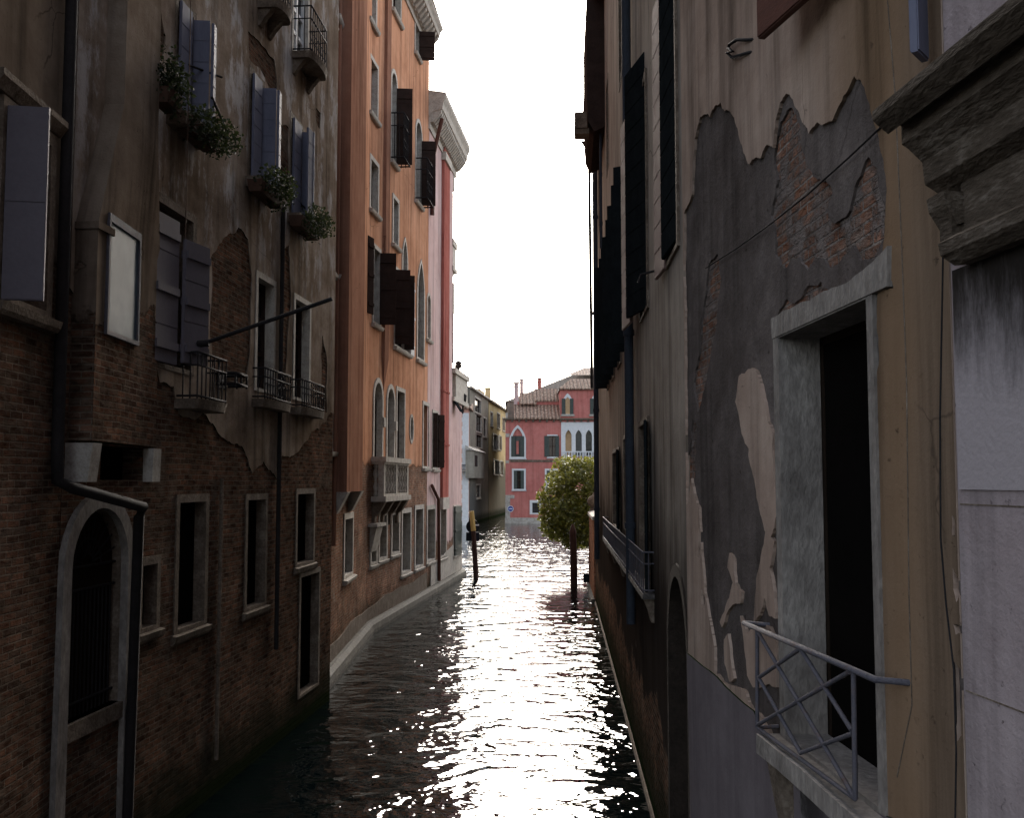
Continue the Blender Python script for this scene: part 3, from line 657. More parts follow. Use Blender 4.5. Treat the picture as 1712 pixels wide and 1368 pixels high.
# stone balcony
s0, s1 = sY(F, 31.05), F.hit(681, 800, .34)[0]; zt, zf = F.hit(645, 772, .34)[1], F.hit(645, 830, .34)[1]
mb = MB().box(F, s0 - .08, s1 + .08, zf - .16, zf, -.02, .46); mb.box(F, s0 - .08, s1 + .08, zt - .02, zt + .14, -.02, .46); mb.box(F, s0 - .04, s1 + .04, zt - .09, zt - .021, -.02, .40)
bal = H.part('balcony', mb, 'stone')
mb = MB()
mb = []
for i in range(3):
    s = s0 + (s1 - s0 - .2) * i / 2; mb.append(MB()); mb[-1].box(F, s, s + .2, zf, zt - .09, .2, .38)
H.parts('pier', mb, 'stone', bal); H.part('plinth', MB().box(F, s0 + .2, s1 - .2, zf, zf + .08, .21, .37), 'stone', bal)
mb = []; hh_ = zt - zf - .09
prof = [(.05, 0), (.085, .06), (.05, .14), (.09, .3), (.04, .46), (.06, .5), (.04, .54), (.09, .7), (.05, .86), (.085, .94), (.05, 1)]
for i in range(2):
    a = s0 + (s1 - s0 - .2) * i / 2 + .2; b = a + (s1 - s0 - .2) / 2 - .2
    for k in range(4): mb.append(MB()); mb[-1].lathe(F, a + (b - a) * (k + .5) / 4, .29, [(r * 1.25, zf + .08 + (hh_ - .08) * t) for r, t in prof], 8)
for k in range(1): mb.append(MB()); mb[-1].lathe(F, s0 + .1, .1, [(r, zf + hh_ * t) for r, t in prof], 8)
H.parts('baluster', mb, 'stone', bal)
mb = []
for i in range(4):
    s = s0 + .05 + (s1 - s0 - .35) * i / 3
    mb.append(MB()); mb[-1].profile(F, s, s + .25, [(-.02, zf - .95), (.08, zf - .93), (.1, zf - .6), (.22, zf - .5), (.42, zf - .16), (-.02, zf - .16)])
H.parts('corbel', mb, 'dark_stone', bal)
# ground floor
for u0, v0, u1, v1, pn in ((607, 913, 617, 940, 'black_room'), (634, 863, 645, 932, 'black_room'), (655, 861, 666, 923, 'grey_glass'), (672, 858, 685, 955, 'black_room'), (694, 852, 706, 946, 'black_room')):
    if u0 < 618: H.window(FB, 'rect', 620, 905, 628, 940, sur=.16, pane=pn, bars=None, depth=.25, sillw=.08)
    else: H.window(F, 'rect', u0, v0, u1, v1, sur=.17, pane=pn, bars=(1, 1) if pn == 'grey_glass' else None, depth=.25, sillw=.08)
s, z = F.hit(633, 875, .2); H.part('shrine', MB().box(F, s - .5, s + .7, z - .1, z, -.02, .28).profile(F, s - .3, s + .5, [(-.02, z - .9), (.05, z - .85), (.22, z - .1), (-.02, z - .1)]), 'stone')
s0, s1 = F.hit(646, 300, .1)[0], F.hit(652.5, 300, .1)[0]; zq = F.hit(648, 600, .1)[1]
H.part('chimney_breast', MB().box(F, s0, s1, zq, ZC, -.02, .1).add(F, [(s0, zq, 0), (s1, zq, 0), (s1, zq, .1), (s0, zq, .1), ((s0 + s1) / 2, zq - 1.1, 0)], [(0, 3, 4), (3, 2, 4), (2, 1, 4)]), 'brown_strip')
# cornice with dentils
def cornice(F, s0, s1, z, p=.55, h=1.0, mat='stone', dn=.42):
    c_ = H.part('cornice', MB().profile(F, s0, s1, [(-.05, z), (.05, z), (.07, z + .16 * h), (.14, z + .18 * h), (.14, z + .42 * h), (p * .8, z + .5 * h), (p * .85, z + .66 * h), (p, z + .8 * h), (p, z + .92 * h), (-.05, z + h)]), mat)
    mb = []; n = int((s1 - s0) / dn)
    for i in range(n + 1):
        s = s0 + .04 + (s1 - s0 - .28) * i / n; mb.append(MB()); mb[-1].profile(F, s, s + .2, [(.13, z + .18 * h), (.2, z + .18 * h), (p * .7, z + .4 * h), (p * .76, z + .495 * h), (.13, z + .45 * h)])
    H.parts('modillion', mb, mat, c_)
cornice(FB, -.2, FB.L - .35, ZC, .6, 1.1); cornice(FA, .1, FA.L - .1, ZC, .6, 1.1)
sw, sx, z0, z1 = F.box(695, 62, 702, 92)
w_, (s0, s1, z0, z1) = H.window(F, 'rect', 694, 45, 700, 90, sur=.14)
H.part('shutter', panel(MB(), F, (s1 + .02, .02), (s1 + .15, .6), z0 - .1, z1, .05, .4, True), 'brown_shutter', w_)
qp = [(0, -.6), (.2, -.6), (.24, .1), (.22, .25), (.12, .34), (0, .34)]
H.part('base_course', MB().profile(FA, 0, FA.L, qp).profile(FB, 0, FB.L, qp), 'quay')
H.part('plinth', MB().slab(FB, rough([(0, .3), (FB.L, .3), (FB.L, .95), (0, .7)], 3, .03, 4), [], 0, .03).slab(FA, rough([(0, .3), (FA.L, .3), (FA.L, .7), (0, .6)], 3, .03, 3), [], 0, .03), 'dark_stone')
H.part('roof', MB().add(WORLD, [(-4.2, ZC + 1.0, -21.4), (-2.75, ZC + 1.02, -40), (-11, ZC + 3.4, -40), (-12, ZC + 3.4, -21.4)], [(0, 1, 2, 3)]), 'tile')
H.finish()

# ------------------------------------------------------------------ left 4: pink palace at the corner
H = House('pink_palace', 'pink plaster palace with a dark red chimney strip and corner stone balcony', 'palace', (-2.8, 45, 0), 'pink')
F = FP; ZP = F.hit(742, 262)[1]
H.facet(F, ZP + .2)
zt, zf = F.hit(760, 622)[1], F.hit(760, 665)[1]; H.facet(FP2, zf - .2)       # lower terrace at the corner
FPF = Facet(FP.pt(FP.L, 0)[:2], (-9.6, 46.75))
H.part('front_wall', MB().slab(FPF, [(0, zf - .4), (FPF.L, zf - .4), (FPF.L, ZP + .2), (0, ZP + .2)], [], -.3, 0), 'pink')
w_, (s0, s1, z0, z1) = H.window(F, 'rect', 723, 692, 731, 782, sur=.14, bars=None)
H.part('shutter', panel(MB(), F, (s1 + .02, .02), (s1 + .3, .22), z0, z1, .05, .4, True), 'brown_shutter', w_)
H.part('shutter', panel(MB(), F, (s0 - .03, .02), (s0 + .1, .18), z0, z1, .05, .4, True), 'brown_shutter', w_)
w_, _ = H.window(F, 'arch', 714, 494, 719, 566, sur=.12, bars=None, pane='grey_glass')
for u0, v0, u1, v1 in ((714, 852, 726, 936), (736, 846, 745, 930)):
    H.window(F, 'rect', u0, v0, u1, v1, sur=.17, pane='black_room', bars=None, depth=.25, sillw=.08)
w_, (s0, s1, z0, z1) = H.window(FP2, 'rect', 758, 850, 766, 925, sur=.14, bars=None)
H.part('shutter', panel(MB(), FP2, (s0 - .05, .05), (s1, .12), z0 - .1, z1 + .1, .05, .5, True), 'green_shutter', w_)
s0, s1 = F.hit(742, 500, .12)[0], F.hit(751.5, 500, .12)[0]; zq = F.hit(744, 832, .12)[1]
cb = H.part('chimney_breast', MB().box(F, s0, s1, zq, ZP + .3, -.02, .12), 'red_strip')
H.parts('band', [MB().box(F, s0 - .08, s1 + .08, ZP - .3, ZP + .05, 0, .2), MB().box(F, s0 - .05, s1 + .05, zq - .5, zq, -.02, .15)], 'stone', cb)
H.parts('band', [MB().box(F, s0 - .05, s1 + .05, F.hit(744, 658)[1], F.hit(744, 655)[1], 0, .15), MB().box(F, s0 - .05, s1 + .05, F.hit(744, 746)[1], F.hit(744, 743)[1], 0, .15)], 'red_strip', cb)
cornice(F, -.15, F.L + .6, ZP, .7, 1.6, 'stone', .3)
H.parts('drainpipe', [MB().tube(F, [(.15, ZP + .5, .5), (.35, ZP - .9, .12), (.35, ZP - 3.4, .08)], .09, 7), MB().tube(F, [(.5, F.hit(722, 812)[1], .1), (2.0, F.hit(728, 835)[1], .1), (2.3, .4, .1)], .07, 7)], 'brown_wood')
# corner balconies of the grand canal front
L = F.L; sE_ = F.hit(783, 645, .1)[0]; sP = F.hit(763, 645, .1)[0]
mb = MB().box(F, L - .1, sE_, zf - .2, zf, -1.9, .12).box(F, L - .1, sE_ + .05, zt - .12, zt + .12, -1.9, .16)
bal = H.part('balcony', mb, 'stone')
H.part('corbel', MB().profile(FP2, FP2.L - .3, FP2.L + .9, [(-1.2, zf - .9), (-.3, zf - .85), (-.02, zf - .21), (-1.2, zf - .21)]), 'stone', bal)
H.part('pier', MB().box(F, sP, sE_ - .1, zf, zt - .12, -1.8, .08), 'stone', bal)
H.parts('baluster', [MB().lathe(F, L + .35 + i * .42, -.02, [(r * 1.5, zf + (zt - zf - .12) * t) for r, t in prof], 8) for i in range(int((sP - L - .2) / .42))], 'stone', bal)
H.part('finial', MB().lathe(F, L + 3.0, -.2, [(.05, zt + .1), (.12, zt + .2), (.05, zt + .4), (.2, zt + .5), (.13, zt + .65), (.22, zt + .72), (.02, zt + .8)], 8), 'iron', bal)
z1_, z0_ = F.hit(757, 392)[1], F.hit(757, 470)[1]
mb = MB().box(F, L - .1, L + .9, z0_ + .7, z1_ - .5, -.8, .0).box(F, L - .15, L + 1.0, z1_ - .5, z1_ - .2, -.9, .05).box(F, L - .15, L + 1.0, z0_ + .5, z0_ + .7, -.9, .05)
mb.profile(F, L, L + .7, [(-.8, z0_ - .5), (-.3, z0_ - .4), (-.05, z0_ + .5), (-.8, z0_ + .5)])
H.part('balcony', mb, 'stone')
H.part('shutter', MB().box(F, L + .02, L + .5, F.hit(757, 606)[1], F.hit(757, 520)[1], -.3, -.02), 'black_shutter')
H.part('shutter', MB().box(F, L + .02, L + .3, F.hit(755, 385)[1], F.hit(755, 315)[1], -.3, -.04), 'black_shutter')
mb = []
for v0, v1 in ((270, 312), (470, 520)): mb.append(MB()); mb[-1].box(F, L + .0, L + .4, F.hit(755, v1)[1], F.hit(755, v0)[1], -.5, .02)
H.parts('capital', mb, 'stone')
s, z = FP2.hit(763, 690, .1); H.part('awning', MB().profile(FP2, s - .5, s + .4, [(.0, z + .55), (.35, z), (.38, z + .03), (.02, z + .62)]), 'black_shutter')
s, z = F.hit(778, 672, .1); H.part('lamp', MB().lathe(F, s - .2, .0, [(.03, z - .6), (.06, z - .5), (.05, z - .1), (.17, z), (.2, z + .3), (.05, z + .42), (.02, z + .5)], 8).tube(F, [(s - 1.2, z - .3, -.1), (s - .2, z - .5, .0)], .03, 5), 'iron')
H.part('base_course', MB().profile(F, 0, F.L + FP2.L + .1, qp), 'quay')
H.part('plinth', MB().slab(F, rough([(.8, .3), (F.L + FP2.L, .3), (F.L + FP2.L, 1.7), (5, 1.5), (2.5, 1.25), (.8, 1.2)], 3, .03, 8), [], 0, .03), 'stone')
H.finish()

# ------------------------------------------------------------------ right 1: beige house with the peeling plaster
H = House('peeling_house', 'beige plaster house with black shutters and large patches of fallen plaster', 'house', (1.9, 12, 0), 'right')
H.facet(FR2, 18.3); H.facet(FR1, 18.3)
F = FR2
def yb(Ya, Yb, z0, z1): a, b = sorted((sY(F, Ya), sY(F, Yb))); return (a, b, z0, z1)
for i, (Ya, Yb) in enumerate(((10.3, 11.3), (14.0, 15.2), (18.0, 19.1), (20.6, 21.7), (23.3, 24.4), (25.6, 26.7))):
    bx = yb(Ya, Yb, 6.95, 10.2)
    w_, (s0, s1, z0, z1) = H.window(F, 'rect', 0, 0, 0, 0, box=bx, sur=.1, smat='dark_stone', bars=None, sill=False, depth=.12)
    far, near = s0, s1         # s grows towards the camera
    if i == 0:
        H.part('shutter', panel(MB(), F, (far - .03, .05), (far - .7, .10), z0 - .05, z1, .045, .3), 'pinkish_shutter', w_)
        H.part('shutter', panel(MB(), F, (near + .02, .03), (far + .05, .09), z0 + .03, z1, .045, .3), 'black_shutter', w_)
        H.part('hook', MB().tube(F, [(far - .8, z0 + .1, .02), (far - .85, z0 + .05, .25), (far - .85, z0 - .05, .28)], .015, 5), 'iron', w_)
    elif i == 1:
        H.part('shutter', panel(MB(), F, (far - .03, .18), (far - .9, .25), z0 - .05, z1, .045, .3), 'pinkish_shutter', w_)
        H.part('shutter', panel(MB(), F, (near - .3, .02), (far + .02, .24), z0, z1 + .5, .045, .3), 'black_shutter', w_)
    else:
        H.part('shutter', panel(MB(), F, (near + .02, .02), (near - .12, .27), z0, z1, .045, .4), 'black_shutter', w_)
        H.part('shutter', panel(MB(), F, (far - .02, .02), (far - .15, .26 if i < 5 else .34), z0, z1, .045, .4), 'black_shutter', w_)
for u0, v0, u1, v1 in ((1072, 709, 1086, 975), (1045, 732, 1056, 884), (1026, 756, 1037, 880)):
    w_, (s0, s1, z0, z1) = H.window(F, 'rect', u0, v0, u1, v1, sur=.08, smat='dark_stone', pane='black_room', bars=None, sill=False)
    H.part('shutter', panel(MB(), F, (s1 + .02, .02), (s1 + .45, .07), z0, z1, .04, .4), 'black_shutter', w_)
for Ya in (13.5, 19.5, 25.5, 31.5):
    H.window(F, 'rect', 0, 0, 0, 0, box=yb(Ya, Ya + 1, 12.6, 14.9), sur=.08, smat='right' if 0 else 'dark_stone', bars=(1, 2), sill=False, proud=.015, depth=.1)
# long iron balcony
a, b = sY(F, 27), sY(F, 13.5); zr = 3.56; zb = 3.02
bl = H.part('balcony', MB().box(F, a, b, zb - .07, zb, -.02, .16), 'black_stain')
H.part('railing', railing(MB(), F, a + .05, b - .05, zb, zr, 0, .145, .010, 44, True), 'grey_iron', bl)
mb = []
for s in [a + .3 + (b - a - .5) * i / 4 for i in range(5)]: mb.append(MB()); mb[-1].profile(F, s - .12, s + .12, [(-.02, zb - .4), (.04, zb - .38), (.07, zb - .25), (.14, zb - .071), (-.02, zb - .071)])
H.parts('corbel', mb, 'dark_stone', bl)
# pipes and eaves
for Y, z0, z1, r, mt in ((16.6, 2.2, 18, .075, 'blue_pipe'), (33.0, 2.0, 18, .085, 'blue_pipe'), (28.0, 11, 18, .04, 'blue_pipe')):
    s = sY(F, Y); p_ = MB().tube(F, [(s, z0, .11), (s, z1, .11)], r, 9)
    for k in range(5): p_.tube(F, [(s, z0 + (z1 - z0) * (k + .5) / 5 - .05, .11), (s, z0 + (z1 - z0) * (k + .5) / 5 + .05, .11)], r * 1.25, 9)
    H.part('drainpipe', p_, mt)
H.part('eaves', MB().profile(F, -.3, F.L, [(-.1, 18.0), (.36, 18.05), (.40, 18.35), (-.1, 18.45)]), 'black_shutter')
a, b = sY(F, 31.5), sY(F, 27.6)
by = H.part('bay', MB().profile(F, a, b, [(-.02, 14.35), (.3, 14.2), (.46, 14.5), (.5, 15.2), (.5, 18.0), (-.02, 18.0)]), 'brown_shutter')
H.part('gutter', MB().box(F, b - .5, b, 14.15, 14.3, .44, .85).box(F, b - .6, b + .05, 14.3, 14.75, .5, .84), 'dark_stone', by)
H.part('drainpipe', MB().tube(F, [(-.1, 17.5, .42), (-.1, 17.1, .16), (-.1, 8.0, .10)], .06, 7), 'pipe')
H.part('roof', MB().add(WORLD, [(2.7, 18.36, -38.2), (1.28, 18.36, -9.6), (9, 20.6, -9.6), (10, 20.6, -38.2)], [(0, 1, 2, 3)]), 'tile')
# arched water door
bx = yb(9.9, 11.65, .25, 3.5)
H.window(F, 'arch', 0, 0, 0, 0, box=bx, sur=.14, smat='black_brick', pane='wood_door', bars=None, sill=True, sillw=.06, depth=.28, name='water_door', proud=.02)
H.part('base_course', MB().profile(F, 0, F.L - .02, [(0, -.6), (.04, -.6), (.04, .03), (.02, .06), (0, .06)]), 'dark_stone')

# facet with the peeling plaster: old render below, a plaster skin with real holes over it
F = FR1
def P1(pts, o=0.0): return [F.hit(u, v, o) for u, v in pts]
sF, sN = F.hit(1322, 900)[0], F.hit(1474, 800)[0]; z1 = F.hit(1458, 500)[1]; z0 = F.hit(1322, 1232)[1]
opn = [(sF, z0), (sN, z0), (sN, z1), (sF, z1)]
opw = [(sF - .05, z0 - .05), (sN + .05, z0 - .05), (sN + .05, z1 + .05), (sF - .05, z1 + .05)]
H.hole(F, opw)
H.finish()
ztop, sE = 18.2, F.L - .002
H.part('exposed_brick', MB().slab(F, [(.003, -1), (sE, -1), (sE, ztop), (.003, ztop)], [opw], -.01, .003), 'old_brick')
bz = [P1(q, .02) for q in ([(1304, 205), (1320, 180), (1338, 214), (1346, 262), (1366, 300), (1392, 322), (1380, 352), (1398, 372), (1420, 352), (1452, 262), (1466, 280), (1476, 330), (1478, 400), (1466, 425), (1440, 436), (1425, 410), (1400, 442), (1370, 430), (1350, 452), (1336, 430), (1316, 446), (1296, 425), (1289, 360), (1300, 300), (1294, 262)],
    [(1185, 440), (1200, 425), (1206, 470), (1200, 520), (1190, 580), (1178, 650), (1166, 690), (1160, 640), (1172, 560), (1178, 500)], [(1292, 538), (1316, 500), (1350, 478), (1372, 470), (1385, 486), (1340, 512), (1300, 545)],
    [(1306, 590), (1318, 580), (1318, 960), (1308, 900), (1304, 760)], [(1158, 700), (1166, 710), (1162, 800), (1150, 830), (1146, 780)])]
H.part('old_render', MB().slab(F, [(.003, -1), (sE, -1), (sE, ztop), (.003, ztop)], [opw] + [rough(q, 3, .13, 40 + i) for i, q in enumerate(bz)], .0032, .020), 'render_')
patch = P1([(1146, 560), (1146, 480), (1146, 357), (1159, 325), (1164, 232), (1173, 195), (1207, 171), (1223, 186), (1236, 214), (1247, 257), (1256, 275), (1266, 263), (1275, 264), (1286, 241), (1295, 247),
    (1300, 200), (1307, 172), (1318, 156), (1329, 166), (1343, 200), (1356, 223), (1370, 204), (1386, 205), (1395, 202), (1409, 172), (1432, 127), (1443, 133), (1454, 164), (1465, 204), (1481, 264), (1485, 357),
    (1481, 411), (1476, 440), (1470, 520), (1468, 700), (1466, 1000), (1466, 1252), (1325, 1252), (1310, 1235), (1295, 1235), (1260, 1186), (1249, 1157), (1222, 1146), (1197, 1127), (1197, 1083), (1189, 1038), (1180, 990), (1176, 934), (1173, 895), (1171, 850), (1158, 800), (1152, 840), (1134, 842), (1136, 790), (1142, 690), (1143, 583)], .03)
patch = [(max(.03, s), z) for s, z in patch]
isl = [P1(q, .03) for q in (
    [(1254, 617), (1266, 619), (1275, 644), (1286, 705), (1295, 726), (1297, 797), (1302, 862), (1291, 900), (1281, 887), (1268, 833), (1254, 762), (1255, 751), (1243, 726), (1232, 672), (1238, 629), (1247, 625)],
    [(1283, 884), (1298, 905), (1290, 950), (1297, 990), (1299, 1035), (1289, 1030), (1281, 1000), (1273, 1030), (1263, 1040), (1267, 970), (1275, 930)],
    [(1222, 925), (1229, 935), (1232, 975), (1243, 990), (1240, 1010), (1225, 1015), (1210, 1050), (1206, 1040), (1222, 1000), (1228, 975), (1219, 950)],
    [(1240, 1030), (1252, 1060), (1264, 1052), (1290, 1048), (1303, 1075), (1300, 1150), (1262, 1150), (1252, 1130), (1247, 1080)],
    [(1213, 1070), (1220, 1060), (1224, 1100), (1230, 1135), (1222, 1140), (1214, 1110)])]
sm = [P1(q, .03) for q in ([(1597, 862), (1602, 870), (1602, 900), (1597, 895)], [(1598, 950), (1606, 965), (1611, 990), (1604, 1008), (1599, 985)], [(1599, 1045), (1612, 1048), (1613, 1060), (1603, 1062)],
    [(1600, 1105), (1612, 1120), (1613, 1230), (1606, 1240), (1601, 1150)], [(1170, 880), (1175, 895), (1172, 935), (1168, 930)], [(1175, 985), (1181, 1000), (1180, 1020), (1175, 1010)], [(1482, 465), (1496, 470), (1498, 482), (1484, 484)])]
H.part('plaster_skin', MB().slab(F, [(.004, -1), (sE, -1), (sE, ztop + .01), (.004, ztop + .01)], [rough(patch, 4, .10, 3), opw] + [rough(q, 2, .08, i) for i, q in enumerate(sm)], .0202, .044, [rough(q, 3, .08, i + 20) for i, q in enumerate(isl)]), 'right_top')
cem = P1([(1155, 1097), (1200, 1133), (1262, 1190), (1275, 1225), (1330, 1290), (1430, 1345), (1500, 1372), (1560, 1400)], .05)
cem = [(.02, cem[0][1])] + cem + [(sE - .1, -1), (.02, -1)]
H.part('cement_render', MB().slab(F, rough(cem, 2, .02, 9), [], .0445, .060), 'cement')
# window: stone lintel, jambs, sill slab on corbels, black room
wn_ = H.part('window', MB().slab(F, [(sF - .11, z0), (sN + .08, z0), (sN + .08, z1), (sF - .11, z1)], [[(sF, z0 + .03), (sN, z0 + .03), (sN, z1 - .01), (sF, z1 - .01)]], -.22, .06), 'jamb_stone')
lin = P1([(1292, 543), (1380, 494), (1440, 459), (1476, 436)], .06); s_l, s_r = lin[0][0], F.hit(1484, 460, .06)[0]
lin = [(s_l, z1 + .001), (s_r, z1 + .001), (s_r + .02, z1 + .2)] + [(s, max(z, z1 + .14)) for s, z in lin[::-1]][1:] + [(s_l - .02, z1 + .13)]
H.part('lintel', MB().slab(F, [lin[0], lin[1]] + rough(lin[2:], 3, .05, 6)[:-7], [], -.22, .068), 'jamb_stone', wn_)
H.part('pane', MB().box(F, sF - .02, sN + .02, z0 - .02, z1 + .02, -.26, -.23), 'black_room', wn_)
H.part('frame', MB().box(F, sF, sF + .05, z0, z1, -.225, -.32).box(F, sF, sN, z1 - .06, z1, -.225, -.321).box(F, sN - .05, sN, z0, z1, -.225, -.32), 'wood_door', wn_)
sl0, sl1 = F.hit(1264, 1217, .2)[0], F.hit(1434, 1338, .2)[0]
H.part('sill', MB().slab(F, rough([(sl0, z0 - .13), (sl1, z0 - .13), (sl1, z0 - .005), (sl0, z0 - .005)], 2, .01, 2), [], -.22, .2, back=True), 'jamb_stone', wn_)
mb = []
for s, ww in ((sl0 + .12, .2), (sl1 - .42, .22)):
    mb.append(MB()); mb[-1].profile(F, s, s + ww, [(.03, z0 - .62), (.08, z0 - .6), (.12, z0 - .42), (.17, z0 - .131), (.03, z0 - .131)])
H.parts('corbel', mb, 'dark_stone', wn_)
H.part('recess', MB().box(F, sl0 + .45, sl1 + .15, z0 - 1.1, z0 - .2, .02, .06), 'black_stain', wn_)
q = .17
def pl(pts): return [(*F.hit(u, v, q), q) for u, v in pts]
mb = MB(); rr = .0135
for L_ in ([(1266, 1053), (1266, 1217)], [(1427, 1122), (1430, 1337)], [(1266, 1217), (1430, 1337)], [(1267, 1057), (1430, 1337)], [(1338, 1085), (1424, 1222)], [(1269, 1135), (1338, 1259)], [(1269, 1133), (1338, 1085)], [(1266, 1213), (1420, 1124)], [(1338, 1260), (1426, 1227)]):
    mb.tube(F, pl(L_), rr, 6)
a, b = pl([(1243, 1042), (1464, 1137)])
wl = F.hit(1527, 1137, .03)
mb.tube(F, [(F.hit(1285, 1041, .03)[0], a[1], .0), (a[0] + .01, a[1], q - .02), a, b, (wl[0] - .01, b[1], .03)], rr * 1.25, 6)
c = pl([(1266, 1217)])[0]; mb.tube(F, [c, (c[0] + .02, c[1] + .01, .03)], rr, 6)
H.part('railing', mb, 'grey_iron', wn_)
# shutter above, hook, cables
zc = F.hit(1283, 66, .26)[1]; s_a = F.hit(1283, 66, .26)[0]
mb = panel(MB(), F, (s_a, .27), (s_a + 1.1, .06), zc, zc + 2.3, .06, 2.3); panel(mb, F, (s_a + .02, .20), (s_a + 1.1, .03), zc + .08, zc + 2.3, .05, 2.3)
H.part('shutter', mb, 'brown_wood')
H.part('hook', MB().tube(F, [(*F.hit(u, v, .05), o) for u, v, o in ((1268, 64, .0), (1250, 66, .06), (1238, 66, .08), (1228, 74, .09), (1226, 80, .09), (1234, 86, .09), (1226, 88, .1), (1231, 96, .08), (1250, 88, .05), (1266, 82, 0))], .014, 6), 'iron')
H.part('cable', MB().tube(F, [(*F.hit(u, v, .05), .05) for u, v in ((1480, 205), (1420, 262), (1350, 325), (1290, 373), (1230, 416), (1180, 448))], .006, 5), 'iron')
H.part('cable', MB().tube(F, [(*F.hit(u, v, .045), .045) for u, v in ((1577, 420), (1572, 700), (1573, 900), (1582, 1010), (1595, 1120), (1599, 1260), (1597, 1400))], .006, 5), 'iron')
H.part('cable', MB().tube(F, [(*F.hit(u, v, .045), .045) for u, v in ((1484, 0), (1497, 160), (1508, 420), (1516, 640), (1520, 1000), (1525, 1180), (1500, 1300))], .0045, 5), 'dark_stone')

# ------------------------------------------------------------------ right 2: pale stone house, nearest
H = House('stone_house', 'pale stone house with a heavy dark moulded cornice, nearest on the right', 'house', (2.3, 2, 0), 'white_wall')
F = FR0; H.facet(F, 21.0)  # unseen upper wall added to block sky from the facing houses
for Y in (-3, -8): H.window(F, 'rect', 0, 0, 0, 0, box=yb(Y - .5, Y + .5, 3.2, 5.2) if 0 else (sY(F, Y + .5), sY(F, Y - .5), 3.2, 5.2))
sc = F.hit(1462, 188, .32)[0]; zt = F.hit(1462, 186, .32)[1]; zm = F.hit(1512, 246, .2)[1]; zl = F.hit(1552, 298, .1)[1]
H.part('cornice', MB().profile(F, sc, 9, [(-.05, zm - .25), (.10, zl - .02), (.11, zl + .08), (.17, zm), (.20, zm + .02), (.20, zm + .10), (.25, zm + .17), (.26, zt - .10), (.31, zt - .06), (.33, zt - .04), (.33, zt), (-.05, zt + .03)]), 'cornice_stone')
zs = F.hit(1572, 416, .14)[1]; s2 = F.hit(1572, 416, .14)[0]
H.part('string_course', MB().profile(F, s2, 9, [(-.02, zs - .06), (.08, zs - .07), (.14, zs - .03), (.15, zs + .02), (.09, zs + .055), (-.02, zs + .06)]), 'cornice_stone')
s3 = F.hit(1560, 330, .1)[0]
H.part('pilaster', MB().box(F, s3, s3 + .10, zs + .06, zl - .1, -.02, .075).profile(F, s3 - .02, s3 + .12, [(-.02, zl - .22), (.06, zl - .24), (.11, zl - .16), (.12, zl - .1), (-.02, zl - .1)]), 'cornice_stone')
H.part('frieze', MB().box(F, s3 + .1, 9, zs + .06, zl - .02, -.02, .03), 'cornice_stone')
mw = Mat('sooty_panel'); s_, z_ = mw.sz()
nz = mw.noise(mw.mapv(mw.uv, (5, 1.1, 1)), 1, 6, .75)
k_ = mw.rng(mw.math('MULTIPLY_ADD', nz, 1.1, z_), zs - .15, zs + .5)
MAT['sooty'] = mw.out(mw.mix(k_, (.36, .315, .32), (.03, .025, .022)), .9, mw.math('MULTIPLY', mw.noise(mw.uv, 30, 4), .006), spec=.0)
H.part('stone_panel', MB().box(F, .03, 9, zs - 1.0, zs - .06, -.02, .012), 'sooty')
s, z = F.hit(1562, 85, .05); H.part('shutter', panel(MB(), F, (s - .1, .02), (s, .12), z, z + 2.2, .04, .5), 'blue_shutter')
mb = MB()
for zz in (3.0, 3.62, 4.4): mb.box(F, .02, 9, zz, zz + .006, -.02, .003)
H.part('joint', mb, 'dark_stone')
H.finish()

# ------------------------------------------------------------------ garden wall, tree, posts, sign
FG = Facet((3.34, 44.2), (3.06, 38.2)); t = thing('garden_wall', 'red brick garden wall with stone cap and urn, beside the dark right house', 'wall', FG.pt(3, 0, 0))
MB().box(FG, 0, FG.L, -.8, 3.05, -.4, 0).build('wall', MAT['garden_brick'], t)
MB().profile(FG, -.08, FG.L, [(-.45, 3.05), (.06, 3.05), (.06, 3.17), (-.2, 3.28), (-.45, 3.17)]).build('coping', MAT['stone'], t)
MB().lathe(FG, .25, -.2, [(.16, 3.2), (.2, 3.3), (.12, 3.36), (.26, 3.5), (.3, 3.68), (.22, 3.82), (.08, 3.9), (.05, 4.0), (.0, 4.03)], 12).build('urn', MAT['dark_stone'], t)
MB().box(FG, -.1, FG.L, -.8, .12, -.2, .12).build('base_course', MAT['quay'], t)
FQ = Facet((4.8, 60), (4.5, 44.3))
tag(MB().box(FQ, 0, FQ.L, -.8, .9, -20, 0).build('ground', MAT['soil']), None, None, kind='structure')
t = thing('evergreen_tree', 'round glossy evergreen tree leaning over the water behind the garden wall', 'tree', (5.1, 48.5, .9))
MB().tube(WORLD, [(5.1, .8, -48.5), (4.6, 1.8, -48.4), (3.7, 2.9, -48.3), (3.4, 4.0, -48.2)], .22, 9, .12).tube(WORLD, [(3.9, 2.3, -48.35), (2.9, 2.9, -48.0), (2.0, 3.1, -47.6)], .11, 7, .04).tube(WORLD, [(3.7, 2.9, -48.3), (3.0, 4.0, -48.9), (2.5, 4.7, -49.2)], .1, 7, .04).tube(WORLD, [(3.6, 3.2, -48.3), (4.4, 4.2, -48), (4.9, 4.9, -47.8)], .1, 7, .04).build('trunk', MAT['bark'], t)
cl = [(3.5, 4.3, -48.3, 1.5, 1.35, 1.4)]; rn = random.Random(4)
for i in range(26):
    a, b = rn.uniform(0, 6.28), rn.uniform(-.75, 1.0)
    cx, cz, cy = 3.35 + 1.65 * math.cos(a) * math.sqrt(1 - b * b * .7), 3.75 + 1.45 * b, -48.3 + 1.5 * math.sin(a) * math.sqrt(1 - b * b * .7)
    r_ = rn.uniform(.45, .75); cl.append((cx, cz, cy, r_, r_ * .8, r_))
